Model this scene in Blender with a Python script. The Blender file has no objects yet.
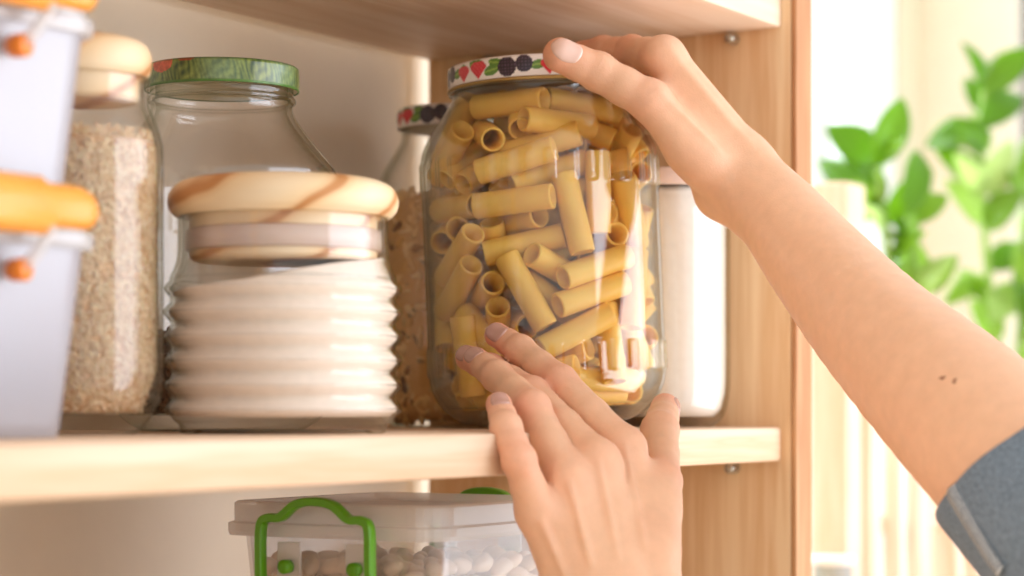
import bpy, bmesh, math, random
import numpy as np
from mathutils import Vector, Matrix

random.seed(7)
rng = np.random.default_rng(7)
PI = math.pi
SC = bpy.context.scene
COL = SC.collection

# ---------------------------------------------------------------- camera frame
FPX, HY, CXP = 2250.0, 404.0, 512.0        # focal length (px), horizon row, centre column
TH = math.radians(30.8)
CAMZ = 1.40
F = np.array([math.cos(TH), math.sin(TH), 0.0])
R = np.array([math.sin(TH), -math.cos(TH), 0.0])
UP = np.array([0.0, 0.0, 1.0])
CAM = np.array([0.0, 0.0, CAMZ])

def P(px, py, d):
    """world point seen at a pixel at a given distance along the view axis"""
    return CAM + F * d + R * ((px - CXP) / FPX * d) + UP * ((HY - py) / FPX * d)

def at_y(px, Y):
    """ground position (x, y) on the plane y = Y under a pixel column"""
    a = (px - CXP) / FPX
    v = F + R * a
    d = Y / v[1]
    return v[0] * d, Y, d

# ---------------------------------------------------------------- colour + materials
def srgb(h):
    h = h.lstrip('#')
    c = [int(h[i:i + 2], 16) / 255 for i in (0, 2, 4)]
    return tuple(x / 12.92 if x <= 0.04045 else ((x + 0.055) / 1.055) ** 2.4 for x in c) + (1.0,)

def new_mat(name):
    m = bpy.data.materials.new(name)
    m.use_nodes = True
    nt = m.node_tree
    nt.nodes.clear()
    out = nt.nodes.new('ShaderNodeOutputMaterial')
    return m, nt, out

def N(nt, typ, **kw):
    n = nt.nodes.new(typ)
    for k, v in kw.items():
        if k.startswith('i_'):
            key = k[2:]
            n.inputs[int(key) if key.isdigit() else key.replace('_', ' ')].default_value = v
        else:
            setattr(n, k, v)
    return n

def L(nt, a, b):
    nt.links.new(a, b)

def ramp(nt, fac, stops):
    r = nt.nodes.new('ShaderNodeValToRGB')
    els = r.color_ramp.elements
    while len(els) < len(stops):
        els.new(0.5)
    for e, (p, c) in zip(els, stops):
        e.position = p
        e.color = c
    L(nt, fac, r.inputs[0])
    return r.outputs[0]

def principled(nt, out, rough=0.5, spec=0.5):
    b = nt.nodes.new('ShaderNodeBsdfPrincipled')
    b.inputs['Roughness'].default_value = rough
    b.inputs['Specular IOR Level'].default_value = spec
    L(nt, b.outputs[0], out.inputs[0])
    return b

def simple(name, c, rough=0.5, spec=0.5, var=0.06, scale=40, bump=0.0, sss=0.0, metallic=0.0, sss_scale=0.003):
    m, nt, out = new_mat(name)
    b = principled(nt, out, rough, spec)
    tc = N(nt, 'ShaderNodeTexCoord')
    ns = N(nt, 'ShaderNodeTexNoise', i_Scale=scale, i_Detail=3.0)
    L(nt, tc.outputs['Object'], ns.inputs['Vector'])
    c = srgb(c) if isinstance(c, str) else c
    lo = tuple(max(0, x * (1 - var)) for x in c[:3]) + (1,)
    hi = tuple(min(1, x * (1 + var)) for x in c[:3]) + (1,)
    L(nt, ramp(nt, ns.outputs[0], [(0.3, lo), (0.7, hi)]), b.inputs['Base Color'])
    b.inputs['Metallic'].default_value = metallic
    if sss:
        b.inputs['Subsurface Weight'].default_value = sss
        b.inputs['Subsurface Radius'].default_value = (1, 0.6, 0.35)
        b.inputs['Subsurface Scale'].default_value = sss_scale
    if bump:
        bp = N(nt, 'ShaderNodeBump', i_Strength=bump, i_Distance=0.002)
        L(nt, ns.outputs[0], bp.inputs['Height'])
        L(nt, bp.outputs[0], b.inputs['Normal'])
    return m

def wood(name, light, mid, dark, axis='X', rough=0.55, scale=1.0, rings=0.35, streak=(0.62, 0.74)):
    """pine: fine fibre noise stretched along one axis plus broad growth-ring bands"""
    m, nt, out = new_mat(name)
    b = principled(nt, out, rough, 0.3)
    tc = N(nt, 'ShaderNodeTexCoord')
    mp = N(nt, 'ShaderNodeMapping')
    s = {'X': (1.2, 26, 26), 'Y': (26, 1.2, 26), 'Z': (26, 26, 1.2)}[axis]
    mp.inputs['Scale'].default_value = tuple(v * scale for v in s)
    L(nt, tc.outputs['Object'], mp.inputs['Vector'])
    n1 = N(nt, 'ShaderNodeTexNoise', i_Scale=1.0, i_Detail=4.0, i_Roughness=0.6, i_Distortion=0.4)
    L(nt, mp.outputs[0], n1.inputs['Vector'])
    mp2 = N(nt, 'ShaderNodeMapping')
    mp2.inputs['Scale'].default_value = tuple(v * scale * f for v, f in zip(s, [4 if v > 5 else 5 for v in s]))
    L(nt, tc.outputs['Object'], mp2.inputs['Vector'])
    n2 = N(nt, 'ShaderNodeTexNoise', i_Scale=1.6, i_Detail=2.0)
    L(nt, mp2.outputs[0], n2.inputs['Vector'])
    mx = N(nt, 'ShaderNodeMath', operation='MULTIPLY_ADD')
    L(nt, n2.outputs[0], mx.inputs[0]); mx.inputs[1].default_value = rings
    L(nt, n1.outputs[0], mx.inputs[2])
    cr = ramp(nt, mx.outputs[0], [(0.40, srgb(light)), (streak[0], srgb(mid)), (streak[1], srgb(dark)), (streak[1] + 0.10, srgb(mid))])
    L(nt, cr, b.inputs['Base Color'])
    bp = N(nt, 'ShaderNodeBump', i_Strength=0.12, i_Distance=0.001)
    L(nt, n2.outputs[0], bp.inputs['Height'])
    L(nt, bp.outputs[0], b.inputs['Normal'])
    return m

def ring_wood(name):
    """turned pine lid: tilted growth rings cut by the dome"""
    m, nt, out = new_mat(name)
    b = principled(nt, out, 0.42, 0.35)
    tc = N(nt, 'ShaderNodeTexCoord')
    mp = N(nt, 'ShaderNodeMapping')
    mp.inputs['Rotation'].default_value = (0.35, 0.55, 0.5)
    mp.inputs['Location'].default_value = (0.03, 0.02, 0.05)
    L(nt, tc.outputs['Object'], mp.inputs['Vector'])
    wv = N(nt, 'ShaderNodeTexWave', wave_type='RINGS', rings_direction='X', i_Scale=12.0, i_Distortion=2.2, i_Detail=2.0)
    wv.inputs['Detail Scale'].default_value = 1.4
    L(nt, mp.outputs[0], wv.inputs['Vector'])
    c = ramp(nt, wv.outputs[0], [(0.0, srgb('#f6deb8')), (0.75, srgb('#f3d5a8')), (0.93, srgb('#ebc392')), (0.99, srgb('#c88c56'))])
    L(nt, c, b.inputs['Base Color'])
    return m

def glass(name, tint, edge, refl=0.55, base=0.035, rough=0.015, pw=4.0, bump=0.0):
    """clear jar glass: lets light straight through, mirrors more and tints more towards the rim"""
    m, nt, out = new_mat(name)
    lw = N(nt, 'ShaderNodeLayerWeight', i_Blend=0.5)
    pw1 = N(nt, 'ShaderNodeMath', operation='POWER'); pw1.inputs[1].default_value = pw
    L(nt, lw.outputs['Facing'], pw1.inputs[0])
    fr = N(nt, 'ShaderNodeMath', operation='MULTIPLY_ADD'); fr.inputs[1].default_value = refl; fr.inputs[2].default_value = base
    L(nt, pw1.outputs[0], fr.inputs[0])
    pw2 = N(nt, 'ShaderNodeMath', operation='POWER'); pw2.inputs[1].default_value = 4.0
    L(nt, lw.outputs['Facing'], pw2.inputs[0])
    tcol = ramp(nt, pw2.outputs[0], [(0.0, srgb(tint)), (1.0, srgb(edge))])
    tr = N(nt, 'ShaderNodeBsdfTransparent')
    L(nt, tcol, tr.inputs[0])
    gl = N(nt, 'ShaderNodeBsdfGlossy'); gl.inputs['Roughness'].default_value = rough
    mix = N(nt, 'ShaderNodeMixShader')
    L(nt, fr.outputs[0], mix.inputs[0]); L(nt, tr.outputs[0], mix.inputs[1]); L(nt, gl.outputs[0], mix.inputs[2])
    if bump:
        tc = N(nt, 'ShaderNodeTexCoord')
        ns = N(nt, 'ShaderNodeTexNoise', i_Scale=18.0, i_Detail=1.0)
        L(nt, tc.outputs['Object'], ns.inputs['Vector'])
        bp = N(nt, 'ShaderNodeBump', i_Strength=bump, i_Distance=0.004)
        L(nt, ns.outputs[0], bp.inputs['Height'])
        L(nt, bp.outputs[0], gl.inputs['Normal'])
    L(nt, mix.outputs[0], out.inputs[0])
    return m

def frosted(name, c, clear=0.45, rough=0.25):
    """milky polypropylene: part see-through, part scattering"""
    m, nt, out = new_mat(name)
    tr = N(nt, 'ShaderNodeBsdfTransparent'); tr.inputs[0].default_value = (0.97, 0.97, 0.98, 1)
    df = N(nt, 'ShaderNodeBsdfDiffuse'); df.inputs[0].default_value = srgb(c)
    tl = N(nt, 'ShaderNodeBsdfTranslucent'); tl.inputs[0].default_value = srgb(c)
    gl = N(nt, 'ShaderNodeBsdfGlossy'); gl.inputs['Roughness'].default_value = rough
    a = N(nt, 'ShaderNodeMixShader'); a.inputs[0].default_value = 0.5
    L(nt, df.outputs[0], a.inputs[1]); L(nt, tl.outputs[0], a.inputs[2])
    tc = N(nt, 'ShaderNodeTexCoord')
    ns = N(nt, 'ShaderNodeTexNoise', i_Scale=14.0)
    L(nt, tc.outputs['Object'], ns.inputs['Vector'])
    mr = N(nt, 'ShaderNodeMapRange'); mr.inputs[3].default_value = 1 - clear - 0.05; mr.inputs[4].default_value = 1 - clear + 0.05
    L(nt, ns.outputs[0], mr.inputs[0])
    bm_ = N(nt, 'ShaderNodeMixShader')
    L(nt, mr.outputs[0], bm_.inputs[0]); L(nt, tr.outputs[0], bm_.inputs[1]); L(nt, a.outputs[0], bm_.inputs[2])
    lw = N(nt, 'ShaderNodeLayerWeight', i_Blend=0.35)
    p = N(nt, 'ShaderNodeMath', operation='MULTIPLY_ADD'); p.inputs[1].default_value = 0.35; p.inputs[2].default_value = 0.03
    L(nt, lw.outputs['Facing'], p.inputs[0])
    pc = N(nt, 'ShaderNodeMixShader')
    L(nt, p.outputs[0], pc.inputs[0]); L(nt, bm_.outputs[0], pc.inputs[1]); L(nt, gl.outputs[0], pc.inputs[2])
    L(nt, pc.outputs[0], out.inputs[0])
    return m

def island_mat(name, stops, rough=0.6, sss=0.0, bump=0.0):
    """each grain / chunk gets its own tone"""
    m, nt, out = new_mat(name)
    b = principled(nt, out, rough, 0.3)
    g = N(nt, 'ShaderNodeNewGeometry')
    L(nt, ramp(nt, g.outputs['Random Per Island'], [(p, srgb(c)) for p, c in stops]), b.inputs['Base Color'])
    if sss:
        b.inputs['Subsurface Weight'].default_value = sss
        b.inputs['Subsurface Scale'].default_value = 0.002
    return m

def vcol_mat(name, rough=0.35, spec=0.5, coat=0.0, sss=0.0, bump_scale=0.0, bump=0.0, noise_amt=0.0, noise_scale=300):
    m, nt, out = new_mat(name)
    b = principled(nt, out, rough, spec)
    a = N(nt, 'ShaderNodeVertexColor', layer_name='Col')
    colout = a.outputs[0]
    tc = N(nt, 'ShaderNodeTexCoord')
    if noise_amt:
        ns = N(nt, 'ShaderNodeTexNoise', i_Scale=noise_scale, i_Detail=4.0)
        L(nt, tc.outputs['Object'], ns.inputs['Vector'])
        hs = N(nt, 'ShaderNodeHueSaturation')
        mr = N(nt, 'ShaderNodeMapRange'); mr.inputs[3].default_value = 1 - noise_amt; mr.inputs[4].default_value = 1 + noise_amt
        L(nt, ns.outputs[0], mr.inputs[0]); L(nt, mr.outputs[0], hs.inputs['Value']); L(nt, colout, hs.inputs['Color'])
        colout = hs.outputs[0]
    L(nt, colout, b.inputs['Base Color'])
    b.inputs['Coat Weight'].default_value = coat
    if sss:
        b.inputs['Subsurface Weight'].default_value = sss
        b.inputs['Subsurface Radius'].default_value = (1.0, 0.38, 0.22)
        b.inputs['Subsurface Scale'].default_value = 0.004
    if bump:
        n2 = N(nt, 'ShaderNodeTexNoise', i_Scale=bump_scale, i_Detail=3.0, i_Roughness=0.6)
        L(nt, tc.outputs['Object'], n2.inputs['Vector'])
        bp = N(nt, 'ShaderNodeBump', i_Strength=bump, i_Distance=0.0012)
        L(nt, n2.outputs[0], bp.inputs['Height'])
        L(nt, bp.outputs[0], b.inputs['Normal'])
    return m

M = {}
M['pine_x'] = wood('pine_long', '#ecd3ba', '#e6c8ab', '#dab692', 'X')
M['pine_z'] = wood('pine_upright', '#eed2ac', '#e7c59a', '#d9ae80', 'Z')
M['pine_edge'] = wood('pine_edge', '#d6ab80', '#c9986c', '#b57e54', 'Z', rings=0.45)
M['pine_pale'] = wood('pine_pale', '#f8e8da', '#f4dcc6', '#eecbac', 'Z')
M['lid_wood'] = ring_wood('turned_pine')
M['glass_green'] = glass('glass_green', '#ffffff', '#d0d8bc', refl=0.75, base=0.062, rough=0.04, pw=3.2)
M['glass_clear'] = glass('glass_clear', '#ffffff', '#c0c3ac', refl=0.65, base=0.042, pw=3.5)
M['glass_base'] = glass('glass_base', '#dfe8d4', '#8fa07c', refl=0.5, base=0.06, bump=0.5)
M['pane'] = glass('window_glass', '#fbfdfd', '#dde8e8', refl=0.3, base=0.03)
M['frost'] = frosted('milky_plastic', '#e4e3ea', clear=0.38)
M['frost_clear'] = frosted('clear_plastic', '#f3f0ee', clear=0.88)
M['frost_lid'] = frosted('lid_plastic', '#f5f3f0', clear=0.45)
M['orange'] = simple('orange_plastic', '#f9a542', 0.28, 0.5, sss=0.35, var=0.04)
M['orange_deep'] = simple('orange_hinge', '#ee8420', 0.3, 0.5, var=0.04)
M['green'] = simple('green_plastic', '#5fa315', 0.3, 0.5, sss=0.2, var=0.04)
M['gasket'] = simple('silicone', '#dcc4b6', 0.45, 0.4, sss=0.2)
M['flour'] = simple('flour', '#f6e6d6', 0.95, 0.1, var=0.03, scale=220, bump=0.15)
M['flour_white'] = simple('sugar', '#ece3d6', 0.95, 0.1, var=0.03, scale=220, bump=0.12)
M['rice_core'] = simple('rice_core', '#cfa57a', 0.8, 0.2)
M['rice'] = island_mat('rice_grain', [(0, '#e4bd92'), (0.4, '#edcaa2'), (0.8, '#f3d9b6'), (1, '#d9ae82')], 0.5, 0.2)
M['buck_core'] = simple('buckwheat_core', '#4a3020', 0.8, 0.2)
M['buck'] = island_mat('buckwheat_grain', [(0, '#3a2216'), (0.5, '#6b4529'), (1, '#9a6c42')], 0.5)
M['chunk_core'] = simple('muesli_core', '#e2b070', 0.9, 0.2)
M['chunk'] = island_mat('muesli_piece', [(0, '#fbd08a'), (0.5, '#ffdea4'), (0.74, '#eeb868'), (0.86, '#a06832'), (0.94, '#5e371c'), (1, '#fbd28c')], 0.6)
M['pasta'] = simple('pasta', '#ffc962', 0.45, 0.4, var=0.07, scale=60, sss=0.35, sss_scale=0.004)
M['bean'] = simple('bean', '#ecd3b4', 0.35, 0.5, sss=0.2)
M['print_lid'] = vcol_mat('printed_lid', 0.3, 0.5, coat=0.4)
M['green_lid'] = vcol_mat('green_printed_lid', 0.3, 0.5, coat=0.4, noise_amt=0.55, noise_scale=420)
M['gold'] = simple('gold_lacquer', '#b89b62', 0.3, 0.5, metallic=0.7)
M['liner'] = simple('lid_lacquer', '#e2d2a8', 0.35, 0.5)
M['screw'] = simple('zinc', '#b8b3a6', 0.3, 0.5, metallic=0.9)
M['skin'] = vcol_mat('skin', 0.46, 0.4, sss=0.10, bump_scale=1100, bump=0.22, noise_amt=0.09, noise_scale=160)
M['nail'] = simple('nail_polish', '#c99c8e', 0.16, 0.6, var=0.02)
M['nail_pale'] = simple('nail_polish_pale', '#e8c4b4', 0.16, 0.6, var=0.02)
M['jersey'] = simple('grey_jersey', '#74828f', 0.95, 0.15, var=0.30, scale=700, bump=0.5)
M['thread'] = simple('seam_thread', '#c3c6c8', 0.9, 0.1, var=0.2, scale=700)
M['thread_dark'] = simple('seam_thread_dark', '#39434d', 0.9, 0.1, var=0.2, scale=700)
M['leaf'] = None
M['wall'] = simple('painted_wall', '#efe3cd', 0.9, 0.15, var=0.02, scale=30, bump=0.03)
M['wall_white'] = simple('white_paint', '#f2efe8', 0.6, 0.3, var=0.02)
M['frame'] = simple('window_paint', '#e6ebe6', 0.35, 0.4, var=0.02)
M['jamb'] = simple('olive_paint', '#cfc9ac', 0.5, 0.3, var=0.02)
M['floor'] = wood('floor_boards', '#eadcc6', '#e2d0b4', '#d4bc98', 'X', scale=0.5)
M['curtain'] = simple('blue_curtain', '#bcd2ee', 0.9, 0.1, var=0.04)
M['terracotta'] = simple('orange_glaze', '#ef9a4a', 0.35, 0.5, var=0.05)
M['pot'] = simple('white_glaze', '#f1ede6', 0.3, 0.5, var=0.02)
M['grey_tin'] = simple('grey_tin', '#9ea29c', 0.4, 0.5, var=0.05)
M['soil'] = simple('soil', '#4a382a', 0.95, 0.1, var=0.3, scale=120, bump=0.6)
M['stem'] = simple('stem', '#8fae4a', 0.5, 0.3, var=0.12)

def leaf_mat():
    m, nt, out = new_mat('leaf')
    b = N(nt, 'ShaderNodeBsdfPrincipled'); b.inputs['Roughness'].default_value = 0.35
    tl = N(nt, 'ShaderNodeBsdfTranslucent')
    g = N(nt, 'ShaderNodeNewGeometry')
    c = ramp(nt, g.outputs['Random Per Island'], [(0, srgb('#5c8a1c')), (0.35, srgb('#7aa628')), (0.7, srgb('#9cc246')), (1, srgb('#cfe0a0'))])
    c2 = ramp(nt, g.outputs['Random Per Island'], [(0, srgb('#86b42c')), (0.5, srgb('#aed044')), (1, srgb('#dcecac'))])
    L(nt, c, b.inputs['Base Color']); L(nt, c2, tl.inputs[0])
    mx = N(nt, 'ShaderNodeMixShader'); mx.inputs[0].default_value = 0.5
    L(nt, b.outputs[0], mx.inputs[1]); L(nt, tl.outputs[0], mx.inputs[2])
    L(nt, mx.outputs[0], out.inputs[0])
    return m
M['leaf'] = leaf_mat()

# ---------------------------------------------------------------- object helpers
def thing(name, label, cat, loc=(0, 0, 0), group=None, rot=None):
    o = bpy.data.objects.new(name, None)
    o.empty_display_size = 0.02
    COL.objects.link(o)
    o.location = tuple(float(v) for v in loc)
    if rot is not None:
        o.rotation_euler = rot
    o['label'] = label; o['category'] = cat
    if group: o['group'] = group
    return o

def tag(o, label=None, cat=None, group=None, kind=None):
    if label: o['label'] = label
    if cat: o['category'] = cat
    if group: o['group'] = group
    if kind: o['kind'] = kind
    return o

def mesh_obj(name, verts, faces, mat, parent=None, smooth=True, loc=None, cols=None):
    me = bpy.data.meshes.new(name)
    me.from_pydata([tuple(map(float, v)) for v in verts], [], [tuple(map(int, f)) for f in faces])
    if smooth:
        me.polygons.foreach_set('use_smooth', [True] * len(me.polygons))
    if cols is not None:
        ca = me.color_attributes.new('Col', 'FLOAT_COLOR', 'POINT')
        c = np.ones((len(verts), 4), dtype=np.float32); c[:, :3] = np.asarray(cols)[:, :3]
        ca.data.foreach_set('color', c.ravel())
    me.update()
    if isinstance(mat, (list, tuple)):
        for q in mat: me.materials.append(q)
    else:
        me.materials.append(mat)
    o = bpy.data.objects.new(name, me)
    COL.objects.link(o)
    if parent is not None: o.parent = parent
    if loc is not None: o.location = tuple(float(v) for v in loc)
    return o

def bm_obj(name, bm, mat, parent=None, smooth=False, loc=None, angle=None):
    bmesh.ops.recalc_face_normals(bm, faces=bm.faces)
    me = bpy.data.meshes.new(name)
    bm.to_mesh(me); bm.free()
    if smooth:
        me.polygons.foreach_set('use_smooth', [True] * len(me.polygons))
        if angle is not None:
            me.set_sharp_from_angle(angle=angle)
    me.materials.append(mat)
    o = bpy.data.objects.new(name, me)
    COL.objects.link(o)
    if parent is not None: o.parent = parent
    if loc is not None: o.location = tuple(float(v) for v in loc)
    return o

def add_box(bm, lo, hi, bevel=0.0, seg=2, mat=None):
    lo = Vector(lo); hi = Vector(hi)
    r = bmesh.ops.create_cube(bm, size=1.0)
    vs = r['verts']
    for v in vs:
        v.co = Vector(((lo.x + hi.x) / 2 + v.co.x * (hi.x - lo.x), (lo.y + hi.y) / 2 + v.co.y * (hi.y - lo.y), (lo.z + hi.z) / 2 + v.co.z * (hi.z - lo.z)))
    if bevel:
        es = list({e for v in vs for e in v.link_edges})
        bmesh.ops.bevel(bm, geom=es, offset=bevel, segments=seg, profile=0.5, affect='EDGES')
    return vs

def box_obj(name, lo, hi, mat, parent=None, bevel=0.0, origin=None):
    bm = bmesh.new()
    o = Vector(origin) if origin is not None else Vector((0, 0, 0))
    add_box(bm, Vector(lo) - o, Vector(hi) - o, bevel)
    ob = bm_obj(name, bm, mat, parent, smooth=bool(bevel), angle=0.6)
    if parent is None: ob.location = o
    return ob

def lathe(profile, seg=96, disp=None, close=False):
    """profile: (r, z) list; disp(theta, i, z) adds to the radius; caps r=0 ends"""
    V, Fc = [], []
    idx = []
    th = np.arange(seg) * 2 * PI / seg
    for i, (r, z) in enumerate(profile):
        if r < 1e-7:
            idx.append([len(V)]); V.append((0, 0, z))
        else:
            row = []
            for t in th:
                rr = r + (disp(t, i, z) if disp else 0)
                row.append(len(V)); V.append((rr * math.cos(t), rr * math.sin(t), z))
            idx.append(row)
    n = len(profile)
    for i in range(n if close else n - 1):
        a, b = idx[i], idx[(i + 1) % n]
        if len(a) == 1 and len(b) == 1: continue
        for k in range(seg):
            k2 = (k + 1) % seg
            if len(a) == 1: Fc.append((a[0], b[k2], b[k]))
            elif len(b) == 1: Fc.append((a[k], a[k2], b[0]))
            else: Fc.append((a[k], a[k2], b[k2], b[k]))
    return V, Fc

def smooth_profile(pts, n=8):
    """Catmull-Rom through profile points"""
    p = np.array(pts, float)
    out = []
    for i in range(len(p) - 1):
        p0 = p[max(i - 1, 0)]; p1 = p[i]; p2 = p[i + 1]; p3 = p[min(i + 2, len(p) - 1)]
        for k in range(n):
            t = k / n
            out.append(0.5 * ((2 * p1) + (-p0 + p2) * t + (2 * p0 - 5 * p1 + 4 * p2 - p3) * t * t + (-p0 + 3 * p1 - 3 * p2 + p3) * t ** 3))
    out.append(p[-1])
    return [(max(float(a), 0.0), float(b)) for a, b in out]

def lathe_obj(name, profile, mat, parent=None, seg=96, disp=None, loc=None, close=False, smooth=True, angle=None):
    V, Fc = lathe(profile, seg, disp, close)
    o = mesh_obj(name, V, Fc, mat, parent, smooth, loc)
    bm = bmesh.new(); bm.from_mesh(o.data)
    bmesh.ops.recalc_face_normals(bm, faces=bm.faces)
    bm.to_mesh(o.data); bm.free()
    if angle is not None: o.data.set_sharp_from_angle(angle=angle)
    return o

def shell_profile(outer, t_side=0.0028, t_base=0.008):
    """outer profile from base centre (r=0) up to the rim -> closed glass wall profile"""
    pts = list(outer)
    inner = []
    for k in range(len(pts) - 1, 0, -1):
        r, z = pts[k]
        a = pts[max(k - 1, 0)]; b = pts[min(k + 1, len(pts) - 1)]
        dx, dz = b[0] - a[0], b[1] - a[1]
        l = math.hypot(dx, dz) or 1
        nr, nz = -dz / l, dx / l
        ir, iz = r + nr * t_side, z + nz * t_side
        if k == len(pts) - 1: iz = z
        if iz < t_base + pts[0][1]: break
        if ir > 0.002: inner.append((ir, iz))
    zb = t_base + pts[0][1]
    last = inner[-1][0] if inner else 0.01
    inner.append((max(last - 0.002, 0.002), zb)); inner.append((0.0, zb))
    return pts + inner

def tube_mesh(path, rad, seg=12, cap=True):
    path = [np.array(p, float) for p in path]
    n = len(path)
    rad = rad if isinstance(rad, (list, tuple, np.ndarray)) else [rad] * n
    V, Fc = [], []
    prev = None
    for i in range(n):
        t = path[min(i + 1, n - 1)] - path[max(i - 1, 0)]
        t /= (np.linalg.norm(t) + 1e-12)
        if prev is None:
            u = np.cross(t, [0, 0, 1.0])
            if np.linalg.norm(u) < 1e-3: u = np.cross(t, [0, 1.0, 0])
        else:
            u = prev - t * np.dot(prev, t)
        u /= np.linalg.norm(u); prev = u
        w = np.cross(t, u)
        for k in range(seg):
            a = 2 * PI * k / seg
            V.append(path[i] + rad[i] * (math.cos(a) * u + math.sin(a) * w))
    for i in range(n - 1):
        for k in range(seg):
            k2 = (k + 1) % seg
            Fc.append((i * seg + k, i * seg + k2, (i + 1) * seg + k2, (i + 1) * seg + k))
    if cap:
        Fc.append(tuple(range(seg - 1, -1, -1)))
        Fc.append(tuple((n - 1) * seg + k for k in range(seg)))
    return V, Fc

def join(parts):
    V, Fc = [], []
    for v, f in parts:
        o = len(V)
        V += [tuple(p) for p in v]
        Fc += [tuple(i + o for i in q) for q in f]
    return V, Fc

# ---------------------------------------------------------------- places on the shelf
d_end = 1.35
pe = P(782, 427, d_end)
SHX, SHY, SHZ = pe[0], pe[1], pe[2]          # right end, front face, top of the middle shelf
SH_T = 0.0205                                # board thickness
SH_D = 0.253                                 # board depth
UPZ = CAMZ + (HY - 28) / FPX * d_end         # underside of the upper shelf
PANT = 0.023
LEFTX = 0.30
WALLY = SHY + SH_D + 0.018
LOWZ = SHZ - SH_T - 0.135                    # top of the lower shelf

# ================================================================= SETTING
def wall_piece(name, lo, hi, mat):
    o = box_obj(name, lo, hi, mat)
    tag(o, kind='structure')
    return o

tag(box_obj('floor', (-1.6, -2.6, -0.05), (4.2, WALLY + 0.17, 0.0), M['floor']), kind='structure')
# back wall with a window opening to the right of the shelving
WX0, WX1 = 1.36, 2.50
def build_wall():
    bm = bmesh.new()
    y0, y1 = WALLY, WALLY + 0.17
    add_box(bm, (-1.6, y0, 0), (WX0, y1, 2.6))
    add_box(bm, (WX1, y0, 0), (4.2, y1, 2.6))
    add_box(bm, (WX0, y0, 0), (WX1, y1, 0.72))
    add_box(bm, (WX0, y0, 2.35), (WX1, y1, 2.6))
    return tag(bm_obj('wall_back', bm, M['wall']), kind='structure')
build_wall()
win = bpy.data.objects.new('window_1', None); COL.objects.link(win); win['kind'] = 'structure'
wy = WALLY + 0.115
bm = bmesh.new()
for lo, hi in [((WX0, wy, 0.72), (WX0 + 0.06, wy + 0.05, 2.35)), ((WX1 - 0.15, wy, 0.72), (WX1 - 0.07, wy + 0.05, 2.35)),
               ((WX0 + 0.06, wy, 0.72), (WX1 - 0.15, wy + 0.05, 0.80)), ((WX0 + 0.06, wy, 2.27), (WX1 - 0.15, wy + 0.05, 2.35)),
               ((2.18, wy, 0.80), (2.212, wy + 0.05, 2.27))]:
    add_box(bm, lo, hi, 0.004)
tag(bm_obj('window_frame', bm, M['frame'], win, smooth=True, angle=0.6), kind='structure')
bm = bmesh.new()
add_box(bm, (WX0 + 0.06, wy + 0.02, 0.80), (2.18, wy + 0.026, 2.27)); add_box(bm, (2.212, wy + 0.02, 0.80), (WX1 - 0.15, wy + 0.026, 2.27))
tag(bm_obj('window_pane', bm, M['pane'], win), kind='structure')
tag(box_obj('window_jamb', (WX1 - 0.0698, wy - 0.004, 0.72), (WX1 - 0.0002, wy + 0.05, 2.35), M['jamb'], win, 0.003), kind='structure')
tag(box_obj('window_sill', (WX0 - 0.02, WALLY - 0.03, 0.70), (WX1 + 0.02, WALLY + 0.114, 0.7195), M['wall_white'], win, 0.004), kind='structure')

# ================================================================= SHELVING UNIT
unit = thing('shelving_unit', 'pine shelving unit with open shelves holding the jars and boxes', 'shelf', (SHX - 0.4, SHY + SH_D / 2, 0))
UO = unit.location
TOPZ = UPZ + SH_T + 0.45
def upart(name, lo, hi, mat, bevel=0.0015):
    return box_obj(name, lo, hi, mat, unit, bevel, UO)
upart('side_panel', (SHX, SHY - 0.006, 0), (SHX + PANT, SHY + SH_D, TOPZ), M['pine_z'])
upart('side_panel', (LEFTX - PANT, SHY - 0.006, 0), (LEFTX, SHY + SH_D, TOPZ), M['pine_z'])
# darker edge lipping along the front of the right upright
upart('edge_strip', (SHX + 0.0002, SHY - 0.0095, 0), (SHX + PANT, SHY - 0.0062, TOPZ), M['pine_edge'], 0.0008)
for zt in (0.12, 0.42, LOWZ, SHZ, UPZ + SH_T, TOPZ - 0.02):
    s = upart('shelf', (LEFTX + 0.0003, SHY, zt - SH_T), (SHX - 0.0003, SHY + SH_D, zt), M['pine_x'], 0.0022)
for zz in (UPZ - 0.0045, SHZ - SH_T - 0.0045):
    for yy in (SHY + 0.031, SHY + SH_D - 0.05):
        V, Fc = tube_mesh([(SHX - 0.010, yy, zz), (SHX - 0.0085, yy, zz), (SHX + 0.004, yy, zz)], [0.002, 0.0032, 0.0032], 14)
        mesh_obj('shelf_pin', [np.array(v) - np.array(UO) for v in V], Fc, M['screw'], unit)

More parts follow.
